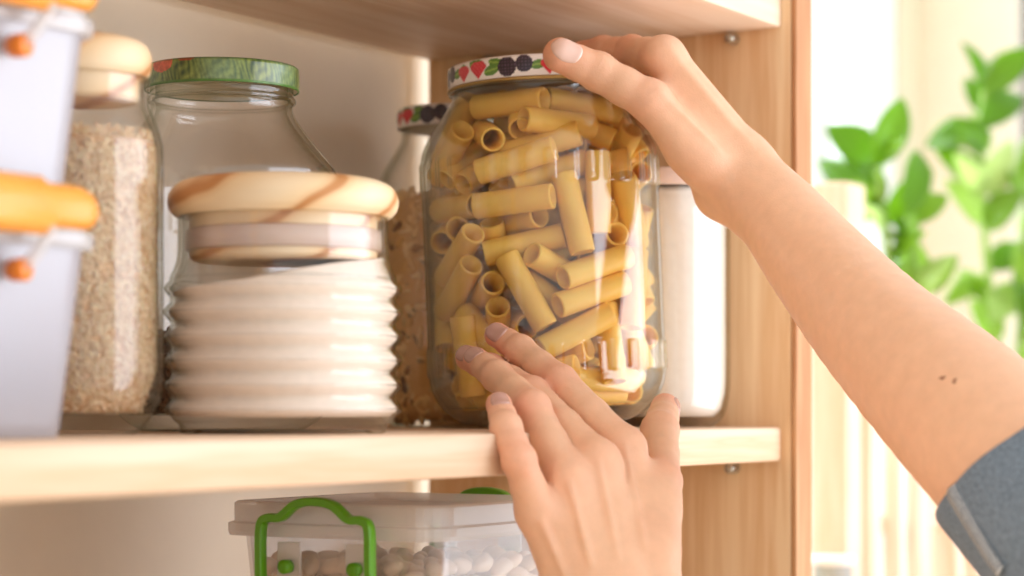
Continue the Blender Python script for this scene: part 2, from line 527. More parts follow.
# ================================================================= JARS
def grains_on(rfun, z0, z1, n, length, width, seed, thick=0.6, lift=0.0, jitter=0.7):
    """many small spindle grains lying against the inside of a jar wall"""
    g = np.random.default_rng(seed)
    base = np.array([[-1, 0, 0], [-.55, .8, 0], [.55, .8, 0], [1, 0, 0], [.55, -.8, 0], [-.55, -.8, 0], [-.5, 0, .9], [.5, 0, .9], [-.5, 0, -.9], [.5, 0, -.9]], float)
    fc = [(0, 6, 1), (1, 6, 7, 2), (2, 7, 3), (3, 7, 4), (4, 7, 6, 5), (5, 6, 0), (0, 1, 8), (1, 2, 9, 8), (2, 3, 9), (3, 4, 9), (4, 5, 8, 9), (5, 0, 8)]
    V, Fc = [], []
    for k in range(n):
        t = g.uniform(0, 2 * PI); z = g.uniform(z0, z1)
        rr = rfun(z) - width * 0.5 - g.uniform(0, width * jitter)
        c = np.array([rr * math.cos(t), rr * math.sin(t), z])
        nrm = np.array([math.cos(t), math.sin(t), 0]); tan = np.array([-math.sin(t), math.cos(t), 0]); up = np.array([0, 0, 1.0])
        a = g.uniform(0, PI)
        u = tan * math.cos(a) + up * math.sin(a) + nrm * g.normal(0, 0.18)
        u /= np.linalg.norm(u); w = np.cross(nrm, u); w /= np.linalg.norm(w); n2 = np.cross(u, w)
        l = length * g.uniform(0.8, 1.15) / 2; b = width * g.uniform(0.85, 1.15) / 2
        o = len(V)
        for q in base:
            V.append(c + u * q[0] * l + w * q[1] * b + n2 * q[2] * b * thick * 1.4)
        Fc += [tuple(i + o for i in f) for f in fc]
    return V, Fc

# ---- wood-lidded rice jar
rx, ry, rd = at_y(81, 0.69)
RJ = np.array([rx, ry, SHZ])
rice_jar = thing('rice_jar', 'tall round glass jar with domed wooden lid, filled with rice', 'jar', RJ)
mm = 0.001
ro = smooth_profile([(0, 0.0), (20 * mm, 0.0), (25 * mm, 0.5 * mm), (30 * mm, 6 * mm), (35.8 * mm, 16 * mm), (37 * mm, 30 * mm)], 6) \
    + smooth_profile([(37 * mm, 32 * mm), (37 * mm, 80 * mm), (37 * mm, 125 * mm), (36.0 * mm, 134 * mm), (33 * mm, 143 * mm), (30.8 * mm, 149 * mm), (30.6 * mm, 156 * mm), (30.8 * mm, 161.4 * mm)], 6)
lathe_obj('glass_body', shell_profile(ro, 2.4 * mm, 9 * mm), M['glass_clear'], rice_jar)
dome = lambda r, z0, h: smooth_profile([(0, z0 + h), (r * 0.45, z0 + h * 0.99), (r * 0.78, z0 + h * 0.93), (r * 0.94, z0 + h * 0.76), (r, z0 + h * 0.46), (r * 0.985, z0 + h * 0.17), (r * 0.93, z0)], 6)
lathe_obj('wooden_lid', dome(31.8 * mm, 161.6 * mm, 18.5 * mm) + [(26 * mm, 161.6 * mm), (26 * mm, 152 * mm), (24.5 * mm, 150.5 * mm), (0, 150.5 * mm)], M['lid_wood'], rice_jar, angle=0.7)
V1, F1 = lathe([(0, 10 * mm), (27 * mm, 10 * mm), (30 * mm, 20 * mm), (33 * mm, 30 * mm), (33 * mm, 132 * mm), (0, 138 * mm)], 48)
rice = mesh_obj('rice', V1, F1, M['rice_core'], None, True, RJ)
tag(rice, 'pale brown rice filling the tall jar with the domed wooden lid', 'rice', kind='stuff')
rr_ = lambda z: min(34.3 * mm, (27.5 + (z / mm - 10) * 0.34) * mm if z < 30 * mm else 34.3 * mm) if z < 128 * mm else (34.3 - (z / mm - 128) * 0.28) * mm
V2, F2 = grains_on(rr_, 11 * mm, 137 * mm, 15000, 5.0 * mm, 1.25 * mm, 3)
gm = mesh_obj('rice_grains', V2, F2, M['rice'], rice, True)
tag(gm, kind='stuff')

# ---- green-lidded jar
gx, gy, gd = at_y(222, 0.735)
GJ = np.array([gx, gy, SHZ])
green_jar = thing('preserving_jar', 'wide glass jar with leafy green printed metal lid behind the ribbed jar', 'jar', GJ)
def embossed(bands, nbar, amp, duty=0.62, phase=0.0):
    def f(t, i, z):
        v = 0.0
        for z0, z1 in bands:
            if z0 < z < z1:
                u = ((t + phase) * nbar / (2 * PI)) % 1.0
                s = min(1, max(0, (duty / 2 - abs(u - 0.5)) * 9))
                q = min(1, (z - z0) / (2.0 * mm), (z1 - z) / (2.0 * mm))
                v += amp * s * max(0, q)
        return v
    return f
def dense(lo, hi, r, n):
    return [(r, lo + (hi - lo) * k / n) for k in range(n + 1)]
go = smooth_profile([(0, 0.0), (36 * mm, 0.0), (44 * mm, 1 * mm), (54 * mm, 9 * mm), (59.5 * mm, 22 * mm), (61 * mm, 34 * mm)], 6)[:-1] \
    + dense(34 * mm, 104 * mm, 61 * mm, 10) + dense(106 * mm, 128 * mm, 61 * mm, 14) \
    + smooth_profile([(61 * mm, 130 * mm), (60 * mm, 135 * mm), (56 * mm, 141 * mm), (46 * mm, 153 * mm), (39.5 * mm, 162 * mm), (37.2 * mm, 167 * mm), (37.2 * mm, 170 * mm), (38.6 * mm, 171.5 * mm), (38.6 * mm, 173.5 * mm), (37.4 * mm, 175 * mm), (37.4 * mm, 186 * mm)], 5)
lathe_obj('glass_body', shell_profile(go, 2.8 * mm, 8 * mm), M['glass_green'], green_jar, seg=240,
          disp=embossed([(107 * mm, 127 * mm)], 26, 1.0 * mm))

def lid_mesh(r, z0, h, colfun, seg=400):
    """pressed metal lid: printed skirt, rolled lower bead, slightly raised panel"""
    prof = [(r - 0.9 * mm, z0), (r - 0.1 * mm, z0 + 0.1 * mm), (r, z0 + 0.7 * mm)]
    nz = 18
    prof += [(r - 0.15 * mm + 0.15 * mm * math.sin(PI * k / nz), z0 + 1.0 * mm + (h - 2.4 * mm) * k / nz) for k in range(nz + 1)]
    prof += [(r - 0.5 * mm, z0 + h - 0.7 * mm), (r - 1.4 * mm, z0 + h), (r - 3 * mm, z0 + h - 0.1 * mm), (r - 5 * mm, z0 + h - 1.0 * mm), (r * 0.5, z0 + h - 0.7 * mm), (0, z0 + h - 0.6 * mm)]
    V, Fc = lathe(prof, seg)
    cols = []
    for v in V:
        cols.append(colfun(math.atan2(v[1], v[0]), (v[2] - z0) / h, math.hypot(v[0], v[1]) / r))
    return V, Fc, cols

CAMDIR = math.atan2(-F[1], -F[0])           # direction of the viewer as seen from the jars
def rel(t):
    """angle from the viewer's direction, positive towards the viewer's right"""
    a = (t - CAMDIR + PI) % (2 * PI) - PI
    return math.degrees(a)

def lin(h): return np.array(srgb(h)[:3])
C_WHITE, C_RED, C_RED2, C_GREEN, C_GREEN2, C_BERRY, C_BERRY2 = map(lin, ('#f3ece8', '#d42a3a', '#ef6a6a', '#5f8a35', '#8fb04a', '#2c2030', '#594560'))
def berry_print(r_mm, h_mm, period, off):
    """white skirt printed with strawberries, blackberries and leaves"""
    def f(t, z, rr):
        a = (rel(t) + off) % period
        x = lambda c: (a - c) * PI / 180 * r_mm
        y = z * h_mm
        col = C_WHITE.copy()
        # leaves
        for c, yc, w, hh, sl in ((period * .29, h_mm * .40, 5.0, 3.0, .5), (period * .34, h_mm * .72, 4.6, 2.4, -.4), (period * .78, h_mm * .5, 4.2, 2.6, .3), (period * .05, h_mm * .80, 3.6, 1.8, .2)):
            dx, dy = x(c), y - yc - sl * x(c) * 0.4
            if (dx / w) ** 2 + (dy / hh) ** 2 < 1: col = C_GREEN2 if abs(dy) < 0.5 else C_GREEN
        # strawberries: wide at the top, pointed below
        for c, yc, s in ((period * .12, h_mm * .50, 5.8), (period * .90, h_mm * .44, 5.2)):
            dx, dy = x(c), (y - yc)
            w = s * 0.98 * math.sin(PI * min(1, max(0, (dy / s + 1) / 2)) ** 1.5)
            if abs(dy) < s and abs(dx) < w:
                col = C_RED.copy()
                if (int(dx * 1.1 + 50) + int(dy * 1.1 + 50)) % 3 == 0: col = C_RED * 0.6 + C_RED2 * 0.4
                if dy > s * 0.72: col = C_GREEN
        # blackberries: bunches of dark drupelets
        for c, yc, s in ((period * .46, h_mm * .48, 5.4), (period * .64, h_mm * .58, 4.8)):
            dx, dy = x(c), y - yc
            if dx * dx + dy * dy < s * s:
                u, v = (dx * 0.55) % 1.0 - .5, (dy * 0.55) % 1.0 - .5
                col = C_BERRY2 if u * u + v * v < 0.05 else C_BERRY
        if rr < 0.93: col = C_WHITE
        return col
    return f

def leaf_print(t, z, rr):
    a = rel(t)
    g = 0.5 + 0.28 * math.sin(a * 1.3 + 5 * math.sin(z * 3 + a * 0.21)) + 0.22 * math.sin(a * 0.53 + z * 4 + 2 * math.sin(a * 0.77))
    g = min(1, max(0, g))
    col = lin('#284620') * (1 - g) + lin('#8a9a44') * g
    b = 0.5 + 0.5 * math.sin(a * 0.11 + 1.1)
    col = col * (1 - 0.45 * b) + lin('#8fb08c') * 0.45 * b
    if ((a + 42) / 11) ** 2 + ((z - 0.84) / 0.36) ** 2 < 1: col = lin('#d8694a')
    if ((a + 20) / 7) ** 2 + ((z - 0.97) / 0.12) ** 2 < 1: col = lin('#b2402f')
    if z < 0.10: col = lin('#55813a')
    if z > 0.93 and rr > 0.9: col = col * 0.5 + lin('#3c6a2c') * 0.5
    return col
V, Fc, cols = lid_mesh(40.5 * mm, 177.5 * mm, 12.5 * mm, leaf_print)
gl_ = mesh_obj('lid', V, Fc, M['green_lid'], green_jar, True, cols=cols)
def liner(r, z0, h, parent):
    lathe_obj('lid_liner', [(0, z0 + h - 1.6 * mm), (r - 5.2 * mm, z0 + h - 2.0 * mm), (r - 1.6 * mm, z0 + h - 1.2 * mm), (r - 0.9 * mm, z0 + h - 2.2 * mm), (r - 0.9 * mm, z0 + 0.6 * mm), (r - 1.2 * mm, z0 + 0.6 * mm), (r - 1.3 * mm, z0 + h - 2.4 * mm), (r - 5.2 * mm, z0 + h - 2.6 * mm), (0, z0 + h - 2.2 * mm)], M['liner'], parent, seg=96)
liner(40.5 * mm, 177.5 * mm, 12.5 * mm, gl_)
V1, F1 = lathe([(0, 9 * mm), (44 * mm, 9 * mm), (52 * mm, 16 * mm), (55.5 * mm, 26 * mm), (56.5 * mm, 36 * mm), (56.5 * mm, 50 * mm), (30 * mm, 52 * mm), (0, 54 * mm)], 48)
bw = mesh_obj('buckwheat', V1, F1, M['buck_core'], None, True, GJ)
tag(bw, 'dark brown buckwheat at the bottom of the green-lidded jar', 'grain', kind='stuff')
def bwr(z):
    zz = z / mm
    return (np.interp(zz, [9, 16, 26, 36, 60], [45, 53, 56.7, 57.8, 57.8])) * mm
V2, F2 = grains_on(bwr, 10 * mm, 51 * mm, 2600, 5.0 * mm, 3.0 * mm, 5, thick=0.9)
tag(mesh_obj('buckwheat_grains', V2, F2, M['buck'], bw, True), kind='stuff')

# ---- ribbed jar with wooden lid
bx, by, bd = at_y(283.5, 0.634)
BJ = np.array([bx, by, SHZ])
rib_jar = thing('ribbed_jar', 'short ribbed glass jar with wide wooden lid, filled with white flour', 'jar', BJ)
ribz = [11.3 + 11.35 * k for k in range(6)]         # mm above the base
def rib_r(z):
    zz = z / mm
    if zz < 5: return np.interp(zz, [0, 5], [48, 49]) * mm
    if zz < 72:
        ph = (zz - ribz[0]) / 11.35
        env = np.interp(zz, [5, 10, 66, 72], [50.0, 54.6, 54.8, 53.8])
        return (env - 0.6 + 1.7 * math.cos(2 * PI * ph)) * mm if zz > 8 else env * mm
    return np.interp(zz, [72, 76, 80, 86, 101], [53.3, 51.5, 49.8, 49.0, 49.0]) * mm
bo = [(0, 1.5 * mm), (40 * mm, 1.5 * mm), (44 * mm, 0.0), (47 * mm, 0.0)] + [(rib_r(z * mm), z * mm) for z in np.linspace(0.8, 101, 130)]
lathe_obj('glass_body', shell_profile(bo, 2.2 * mm, 7.5 * mm), M['glass_clear'], rib_jar, seg=128)
bl = lathe_obj('wooden_lid', dome(54.0 * mm, 101.2 * mm, 19.0 * mm) + [(44 * mm, 101.2 * mm), (44 * mm, 82 * mm), (42 * mm, 80.5 * mm), (0, 80.5 * mm)], M['lid_wood'], rib_jar, angle=0.7, seg=128)
lathe_obj('seal_ring', [(44.1 * mm, 85 * mm), (46.2 * mm, 86 * mm), (46.2 * mm, 94.5 * mm), (44.1 * mm, 95.5 * mm)], M['gasket'], bl, close=True, seg=128)
def flour_mesh(rfun, z0, ztop, slope, dir_, seg=128, n=70, cap_noise=0.6):
    V, Fc = [], []
    zs = np.linspace(z0, ztop, n)
    V.append((0, 0, z0))
    for z in zs:
        for k in range(seg):
            t = 2 * PI * k / seg
            # the powder's top tilts: scale heights up the wall with direction
            lift = (z - z0) / (ztop - z0)
            zz = z + slope * lift ** 3 * math.cos(t - dir_) + 0.4 * mm * lift ** 3 * math.sin(5 * t)
            r = rfun(zz)
            V.append((r * math.cos(t), r * math.sin(t), zz))
    rows = 6
    top = len(V) - seg
    for q in range(1, rows):
        s = 1 - q / rows
        for k in range(seg):
            t = 2 * PI * k / seg
            x, y, z = V[top + k]
            zc = ztop + 2.0 * mm * (1 - s) + slope * s * math.cos(t - dir_) + cap_noise * mm * math.sin(3 * t + q)
            V.append((x * s, y * s, zc))
    V.append((0, 0, ztop + 2 * mm))
    nr = n + rows - 1
    for k in range(seg):
        k2 = (k + 1) % seg
        Fc.append((0, 1 + k2, 1 + k))
        for i in range(nr - 1):
            a = 1 + i * seg
            Fc.append((a + k, a + k2, a + seg + k2, a + seg + k))
        a = 1 + (nr - 1) * seg
        Fc.append((a + k, a + k2, len(V) - 1))
    return V, Fc
right_dir = math.atan2(R[1], R[0])
V, Fc = flour_mesh(lambda z: rib_r(z) - 2.5 * mm, 8.0 * mm, 74 * mm, 8.5 * mm, right_dir + 0.2)
tag(mesh_obj('flour', V, Fc, M['flour'], None, True, BJ), 'white flour heaped higher on one side in the ribbed jar', 'flour', kind='stuff')

# ---- jar with brown muesli behind
mx_, my_, md = at_y(453, 0.742)
MJ = np.array([mx_, my_, SHZ])
muesli_jar = thing('muesli_jar', 'glass jar of brown muesli with small berry print lid, against the back', 'jar', MJ)
mo = smooth_profile([(0, 0.0), (30 * mm, 0), (38 * mm, 1 * mm), (46 * mm, 9 * mm), (49 * mm, 22 * mm), (49 * mm, 40 * mm)], 6)[:-1] + dense(40 * mm, 132 * mm, 49 * mm, 8)[:-1] \
    + smooth_profile([(49 * mm, 134 * mm), (47.5 * mm, 143 * mm), (43 * mm, 156 * mm), (36 * mm, 168 * mm), (32.3 * mm, 175 * mm), (31.6 * mm, 179 * mm), (31.6 * mm, 191 * mm)], 6)
lathe_obj('glass_body', shell_profile(mo, 2.0 * mm, 3.5 * mm), M['glass_green'], muesli_jar, seg=120)
V, Fc, cols = lid_mesh(34.5 * mm, 182.5 * mm, 12.5 * mm, berry_print(34.5, 12.5, 80, 62), 300)
liner(34.5 * mm, 182.5 * mm, 12.5 * mm, mesh_obj('lid', V, Fc, M['print_lid'], muesli_jar, True, cols=cols))
V1, F1 = lathe([(0, 4 * mm), (37 * mm, 4 * mm), (42 * mm, 11 * mm), (43.5 * mm, 24 * mm), (43.5 * mm, 138 * mm), (20 * mm, 144 * mm), (0, 145 * mm)], 48)
mu = mesh_obj('muesli', V1, F1, M['chunk_core'], None, True, MJ)
tag(mu, 'golden brown muesli with dark pieces in the jar at the back', 'muesli', kind='stuff')
def mur(z):
    return np.interp(z / mm, [4, 11, 24, 134, 145], [38, 44, 46.6, 46.6, 44.8]) * mm
V2, F2 = grains_on(mur, 5.5 * mm, 141 * mm, 1500, 12 * mm, 7 * mm, 11, thick=0.7)
tag(mesh_obj('muesli_pieces', V2, F2, M['chunk'], mu, True), kind='stuff')

# ---- white jar at the right, against the upright
WJ = np.array([SHX - 0.0385, 0.6095, SHZ])
wd_ = float(np.dot(WJ - CAM, F))
sugar_jar = thing('sugar_jar', 'plain glass jar of white sugar beside the pasta jar, against the upright', 'jar', WJ)
wo = smooth_profile([(0, 0.0), (24 * mm, 0), (28 * mm, 0.8 * mm), (34 * mm, 8 * mm), (37 * mm, 22 * mm), (37.3 * mm, 36 * mm)], 6)[:-1] + dense(36 * mm, 122 * mm, 37.3 * mm, 8)[:-1] \
    + smooth_profile([(37.3 * mm, 123 * mm), (36.4 * mm, 130 * mm), (34 * mm, 136 * mm), (33 * mm, 140 * mm), (33 * mm, 147 * mm)], 5)
lathe_obj('glass_body', shell_profile(wo, 2.2 * mm, 6 * mm), M['glass_clear'], sugar_jar)
lathe_obj('lid', [(33.2 * mm, 142 * mm), (34.6 * mm, 142 * mm), (35 * mm, 143 * mm), (35 * mm, 151 * mm), (34 * mm, 152.2 * mm), (30 * mm, 152.2 * mm), (0, 151.8 * mm), (0, 147.6 * mm), (33.2 * mm, 147.6 * mm)], M['gasket'], sugar_jar, angle=0.7)
def wr(z): return np.interp(z / mm, [6, 10, 22, 36, 122, 132, 140, 150], [27, 31.5, 34.5, 34.8, 34.8, 32.6, 30.5, 30.2]) * mm
V, Fc = flour_mesh(wr, 6.4 * mm, 142 * mm, 1.0 * mm, 0.3, n=30)
tag(mesh_obj('sugar', V, Fc, M['flour_white'], None, True, WJ), 'white sugar filling the jar against the upright', 'sugar', kind='stuff')

# ---- pasta jar (leaning a little, held by both hands)
px_, py_, pd = at_y(549.5, 0.6355)
TILT = math.radians(-2.3)
PJ = np.array([px_, py_, SHZ + 2.3 * mm])
Rt = Matrix.Rotation(TILT, 3, Vector(F))
pasta_jar = thing('pasta_jar', 'large glass jar of pasta tubes with berry print lid, held by two hands', 'jar', PJ)
pasta_jar.rotation_euler = Rt.to_euler()
RB = 67.2
def pj_r(h):    # outer radius in mm for a height in mm
    return np.interp(h, [27, 147, 154, 161, 168, 175, 182, 187], [RB, RB, 64.6, 62.0, 58.6, 54.6, 50.2, 47.6])
po = smooth_profile([(0, 1.5 * mm), (30 * mm, 1.5 * mm), (36 * mm, 0.0), (42 * mm, 0.3 * mm), (52 * mm, 4 * mm), (61 * mm, 12 * mm), (65.9 * mm, 21 * mm), (RB * mm, 29 * mm)], 6)[:-1] \
    + dense(29 * mm, 50 * mm, RB * mm, 22)[:-1] + dense(50 * mm, 128 * mm, RB * mm, 8)[:-1] + dense(128 * mm, 150 * mm, RB * mm, 22)[:-1] \
    + smooth_profile([(RB * mm, 150 * mm), (65.8 * mm, 156 * mm), (62.6 * mm, 163 * mm), (57.2 * mm, 171 * mm), (51.0 * mm, 180 * mm), (48.3 * mm, 184 * mm), (47.8 * mm, 187 * mm), (49.3 * mm, 188 * mm), (49.3 * mm, 189.5 * mm), (48 * mm, 190.5 * mm), (48 * mm, 200 * mm)], 6)
PT = 1.9
lathe_obj('glass_body', shell_profile(po, PT * mm, 9 * mm), M['glass_green'], pasta_jar, seg=324,
          disp=embossed([(28 * mm, 46 * mm), (131 * mm, 150 * mm)], 36, 1.1 * mm))
V, Fc, cols = lid_mesh(50.0 * mm, 191.0 * mm, 12.0 * mm, berry_print(50.0, 12.0, 62, 47.5), 620)
pl = mesh_obj('lid', V, Fc, M['print_lid'], pasta_jar, True, cols=cols)
liner(50.0 * mm, 191.0 * mm, 12.0 * mm, pl)
lathe_obj('lid_rim', [(48.4 * mm, 189.2 * mm), (49.8 * mm, 189.0 * mm), (50.5 * mm, 189.9 * mm), (49.9 * mm, 190.9 * mm), (48.4 * mm, 190.9 * mm)], M['gold'], pl, close=True, seg=160)

# ================================================================= RIGATONI
TL, TR, TRI = 45.0, 6.9, 5.4      # mm
def tube_piece():
    seg = 48
    V, Fc = [], []
    def ring(r, z, ridge):
        o = len(V)
        for k in range(seg):
            t = 2 * PI * k / seg
            rr = r + (ridge if k % 2 else -ridge)
            V.append((rr * math.cos(t) * mm, rr * math.sin(t) * mm, z * mm))
        return o
    h = TL / 2
    rows = [ring(TRI, -h + 0.2, 0), ring((TR + TRI) / 2, -h, 0), ring(TR - 0.15, -h + 0.25, 0.12), ring(TR, -h + 1.2, 0.18), ring(TR, 0, 0.18), ring(TR, h - 1.2, 0.18),
            ring(TR - 0.15, h - 0.25, 0.12), ring((TR + TRI) / 2, h, 0), ring(TRI, h - 0.2, 0), ring(TRI, 0, 0)]
    for i in range(len(rows)):
        a, b = rows[i], rows[(i + 1) % len(rows)]
        for k in range(seg):
            k2 = (k + 1) % seg
            Fc.append((a + k, a + k2, b + k2, b + k))
    me = bpy.data.meshes.new('rigatoni')
    me.from_pydata(V, [], Fc)
    me.polygons.foreach_set('use_smooth', [True] * len(me.polygons))
    me.materials.append(M['pasta'])
    return me

Rt_np = np.array(Rt)
def to_jar(w):      # world -> jar coordinates, mm
    return (Rt_np.T @ (np.asarray(w) - PJ)) / mm
# jar-frame axes of view
fj, rj, uj = Rt_np.T @ F, Rt_np.T @ R, Rt_np.T @ UP
# (ax, ay, bx, by, layer) ends read off the photograph; layer = mm pushed back from the glass
posed = [
    (492, 107, 520, 104, 3, 0), (533, 124, 534, 86, 0, 0), (559, 100, 598, 106, 3, 0), (477, 133, 446, 158, 2, 0), (506, 141, 494, 124, 1, 36),
    (489, 174, 563, 150, 0, 0), (510, 150, 560, 136, 14, 0), (524, 180, 596, 156, 10, 0), (484, 205, 558, 190, 0, 0), (571, 175, 589, 254, 0, 0),
    (545, 216, 512, 222, 6, 18), (497, 221, 500, 250, 16, 10), (489, 254, 566, 235, 8, 0), (535, 252, 566, 270, 4, 16), (573, 271, 630, 255, 0, 0),
    (483, 229, 462, 262, 3, 10), (478, 268, 451, 312, 1, 0), (451, 240, 440, 226, 2, 34), (500, 284, 486, 300, 6, 30), (515, 262, 548, 323, 0, 0),
    (530, 272, 560, 296, 12, 0), (560, 305, 630, 276, 0, 0), (541, 344, 599, 316, 0, 0), (586, 345, 556, 354, 3, 18), (613, 302, 616, 346, 2, 0),
    (497, 306, 502, 330, 6, 26), (466, 306, 488, 338, 4, 0), (527, 327, 512, 318, 8, 36), (466, 332, 452, 320, 5, 34), (472, 390, 470, 352, 3, 0),
    (612, 209, 590, 214, 8, 30), (621, 235, 604, 240, 6, 34), (603, 150, 607, 204, 8, 0), (562, 373, 640, 377, 3, 0), (436, 208, 474, 206, 4, 0),
    (452, 178, 470, 158, 5, 20), (626, 300, 640, 360, 4, 0), (630, 170, 640, 230, 3, 0), (500, 376, 545, 372, 8, 0), (440, 350, 447, 300, 3, 0),
    (560, 404, 620, 398, 2, 0), (480, 402, 530, 404, 2, 0), (605, 128, 570, 124, 8, 0), (640, 245, 634, 300, 3, 0), (583, 190, 640, 186, 12, 0),
]
def rin_mm(h):
    return np.interp(h, [9, 14, 21, 29, 147, 156, 163, 171, 180, 187], [42, 51, 59, 63.9, 64.3, 62.6, 59.6, 54.5, 48.2, 45.0])
Aj, Bj, fixed = [], [], []
HL = TL / 2 - 3.0                  # half length of the collision segment
for ax, ay, bx2, by2, lay, fore in posed:
    ends = []
    for (qx, qy) in ((ax, ay), (bx2, by2)):
        w = P(qx, qy, pd)
        j = to_jar(w)
        lat = float(np.dot(j, rj)); h = float(j[2])
        Rm = rin_mm(h) - TR - 0.8
        lat = max(-Rm * 0.985, min(Rm * 0.985, lat))
        dep = -math.sqrt(max(Rm * Rm - lat * lat, 0)) + lay
        # correct for perspective: nearer points appear larger
        k = (pd + dep * mm) / pd
        p = rj * (lat * k) + fj * dep
        p = np.array([p[0], p[1], 0]); p[2] = (h - 1.0) * k + (to_jar(CAM)[2]) * (1 - k)
        ends.append(p)
    a, b = ends
    if fore:                       # seen end-on: the far end goes back into the jar
        b = b + fj * fore
    u = b - a; l = np.linalg.norm(u); u = u / l
    if fore or l < TL * 0.8:
        c = a + u * TL / 2
    else:
        c = (a + b) / 2
    Aj.append(c - u * HL); Bj.append(c + u * HL); fixed.append(1)
nfix = len(Aj)
g2 = np.random.default_rng(21)
while len(Aj) < 165:
    h = g2.uniform(18, 176)
    Rm = max(rin_mm(h) - TR - 4, 5)
    rr = Rm * math.sqrt(g2.uniform(0, 1)); t = g2.uniform(0, 2 * PI)
    c = np.array([rr * math.cos(t), rr * math.sin(t), h])
    if np.dot(c, fj) < -8: continue
    u = g2.normal(size=3); u[2] *= 0.6; u /= np.linalg.norm(u)
    Aj.append(c - u * HL); Bj.append(c + u * HL); fixed.append(0)
A = np.array(Aj); B = np.array(Bj); fx = np.array(fixed, bool)
A0, B0 = A.copy(), B.copy()
NT = len(A)
iu, ju = np.triu_indices(NT, 1)
def closest(A, B, i, j):
    d1, d2, r = B[i] - A[i], B[j] - A[j], A[i] - A[j]
    a = (d1 * d1).sum(1); e = (d2 * d2).sum(1); f = (d2 * r).sum(1); c = (d1 * r).sum(1); b = (d1 * d2).sum(1)
    den = a * e - b * b
    s = np.where(den > 1e-6, np.clip((b * f - c * e) / np.maximum(den, 1e-6), 0, 1), 0.5)
    t = (b * s + f) / e
    t2 = np.clip(t, 0, 1)
    s = np.where(t != t2, np.clip((t2 * b - c) / a, 0, 1), s)
    return s, t2, A[i] + d1 * s[:, None] - A[j] - d2 * t2[:, None]
def contain(Pt):
    h = np.clip(Pt[:, 2], 9.5 + TR, 183)
    Rm = np.maximum(np.interp(h, [9, 14, 21, 29, 147, 156, 163, 171, 180, 187], [42, 51, 59, 63.9, 64.3, 62.6, 59.6, 54.5, 48.2, 45.0]) - TR - 0.7, 3)
    rad = np.hypot(Pt[:, 0], Pt[:, 1]); k = np.minimum(1, Rm / np.maximum(rad, 1e-6))
    return np.stack([Pt[:, 0] * k, Pt[:, 1] * k, h], 1)
for it in range(420):
    s, t, w = closest(A, B, iu, ju)
    dist = np.linalg.norm(w, axis=1)
    pen = 2 * TR + 0.1 - dist
    m = pen > 0
    if m.any():
        i, j = iu[m], ju[m]
        n = w[m] / np.maximum(dist[m], 1e-5)[:, None]
        wi = np.where(fx[i], 0.25, 1.0); wj = np.where(fx[j], 0.25, 1.0)
        tot = wi + wj
        q = (pen[m] * 0.45)[:, None] * n
        sm, tm = s[m][:, None], t[m][:, None]
        ki, kj = (wi / tot)[:, None], (wj / tot)[:, None]
        np.add.at(A, i, q * ki * (1 - sm)); np.add.at(B, i, q * ki * sm)
        np.add.at(A, j, -q * kj * (1 - tm)); np.add.at(B, j, -q * kj * tm)
    # tubes read off the photograph may only slide in depth (plus a little play)
    for X, X0 in ((A, A0), (B, B0)):
        dlt = X[fx] - X0[fx]
        along = np.clip(dlt @ fj, -4, 22)
        side = dlt - np.outer(dlt @ fj, fj)
        ln = np.linalg.norm(side, axis=1, keepdims=True)
        side = side * np.minimum(1, 2.2 / np.maximum(ln, 1e-6))
        X[fx] = X0[fx] + np.outer(along, fj) + side
    A, B = contain(A), contain(B)
    c = (A + B) / 2; u = B - A; u /= np.linalg.norm(u, axis=1, keepdims=True)
    A, B = c - u * HL, c + u * HL
s, t, w = closest(A, B, iu, ju)
pen = 2 * TR - np.linalg.norm(w, axis=1)
bad = np.zeros(NT, bool)
order = np.argsort(-pen)
for q in order:
    if pen[q] < 3.5: break
    i, j = iu[q], ju[q]
    if bad[i] or bad[j]: continue
    k = j if not fx[j] else (i if not fx[i] else None)
    if k is not None: bad[k] = True
me_t = tube_piece()
special = {1: 'rigatoni tube standing upright just under the lid of the pasta jar',
           9: 'rigatoni tube standing nearly upright in the middle of the pasta jar front',
           19: 'rigatoni tube slanting down towards the fingertips in the pasta jar',
           5: 'rigatoni tube rising to one side, topmost long one below the jar shoulder',
           21: 'long rigatoni tube rising across the jar, above the raised index finger'}
proto = None
for k in range(NT):
    if bad[k]: continue
    c = PJ + Rt_np @ ((A[k] + B[k]) / 2 * mm)
    u = Vector(Rt_np @ (B[k] - A[k])).normalized()
    if proto is None:
        o = bpy.data.objects.new('rigatoni', me_t); proto = o
    else:
        o = proto.copy()
    COL.objects.link(o)
    o.rotation_mode = 'QUATERNION'
    o.location = tuple(c)
    o.rotation_quaternion = u.to_track_quat('Z', 'Y')
    if k in special:
        tag(o, special[k], 'pasta', 'pasta tubes in the glass jar')
    else:
        tag(o, 'pale yellow rigatoni tube lying among the others in the glass pasta jar', 'pasta', 'pasta tubes in the glass jar')

# ================================================================= PLASTIC BOXES WITH CLIP HANDLES
def rounded_rect(x0, x1, y0, y1, r, n=6):
    pts = []
    for cx, cy, a0 in ((x1 - r, y1 - r, 0), (x0 + r, y1 - r, PI / 2), (x0 + r, y0 + r, PI), (x1 - r, y0 + r, 1.5 * PI)):
        for k in range(n + 1):
            a = a0 + PI / 2 * k / n
            pts.append((cx + r * math.cos(a), cy + r * math.sin(a)))
    return pts
def loft(rings, close=False, cap0=True, cap1=True):
    V, Fc = [], []
    n = len(rings[0])
    for rg in rings: V += rg
    m_ = len(rings)
    for i in range(m_ if close else m_ - 1):
        a, b = i * n, ((i + 1) % m_) * n
        for k in range(n):
            k2 = (k + 1) % n
            Fc.append((a + k, a + k2, b + k2, b + k))
    if not close:
        if cap0: Fc.append(tuple(range(n - 1, -1, -1)))
        if cap1: Fc.append(tuple((m_ - 1) * n + k for k in range(n)))
    return V, Fc
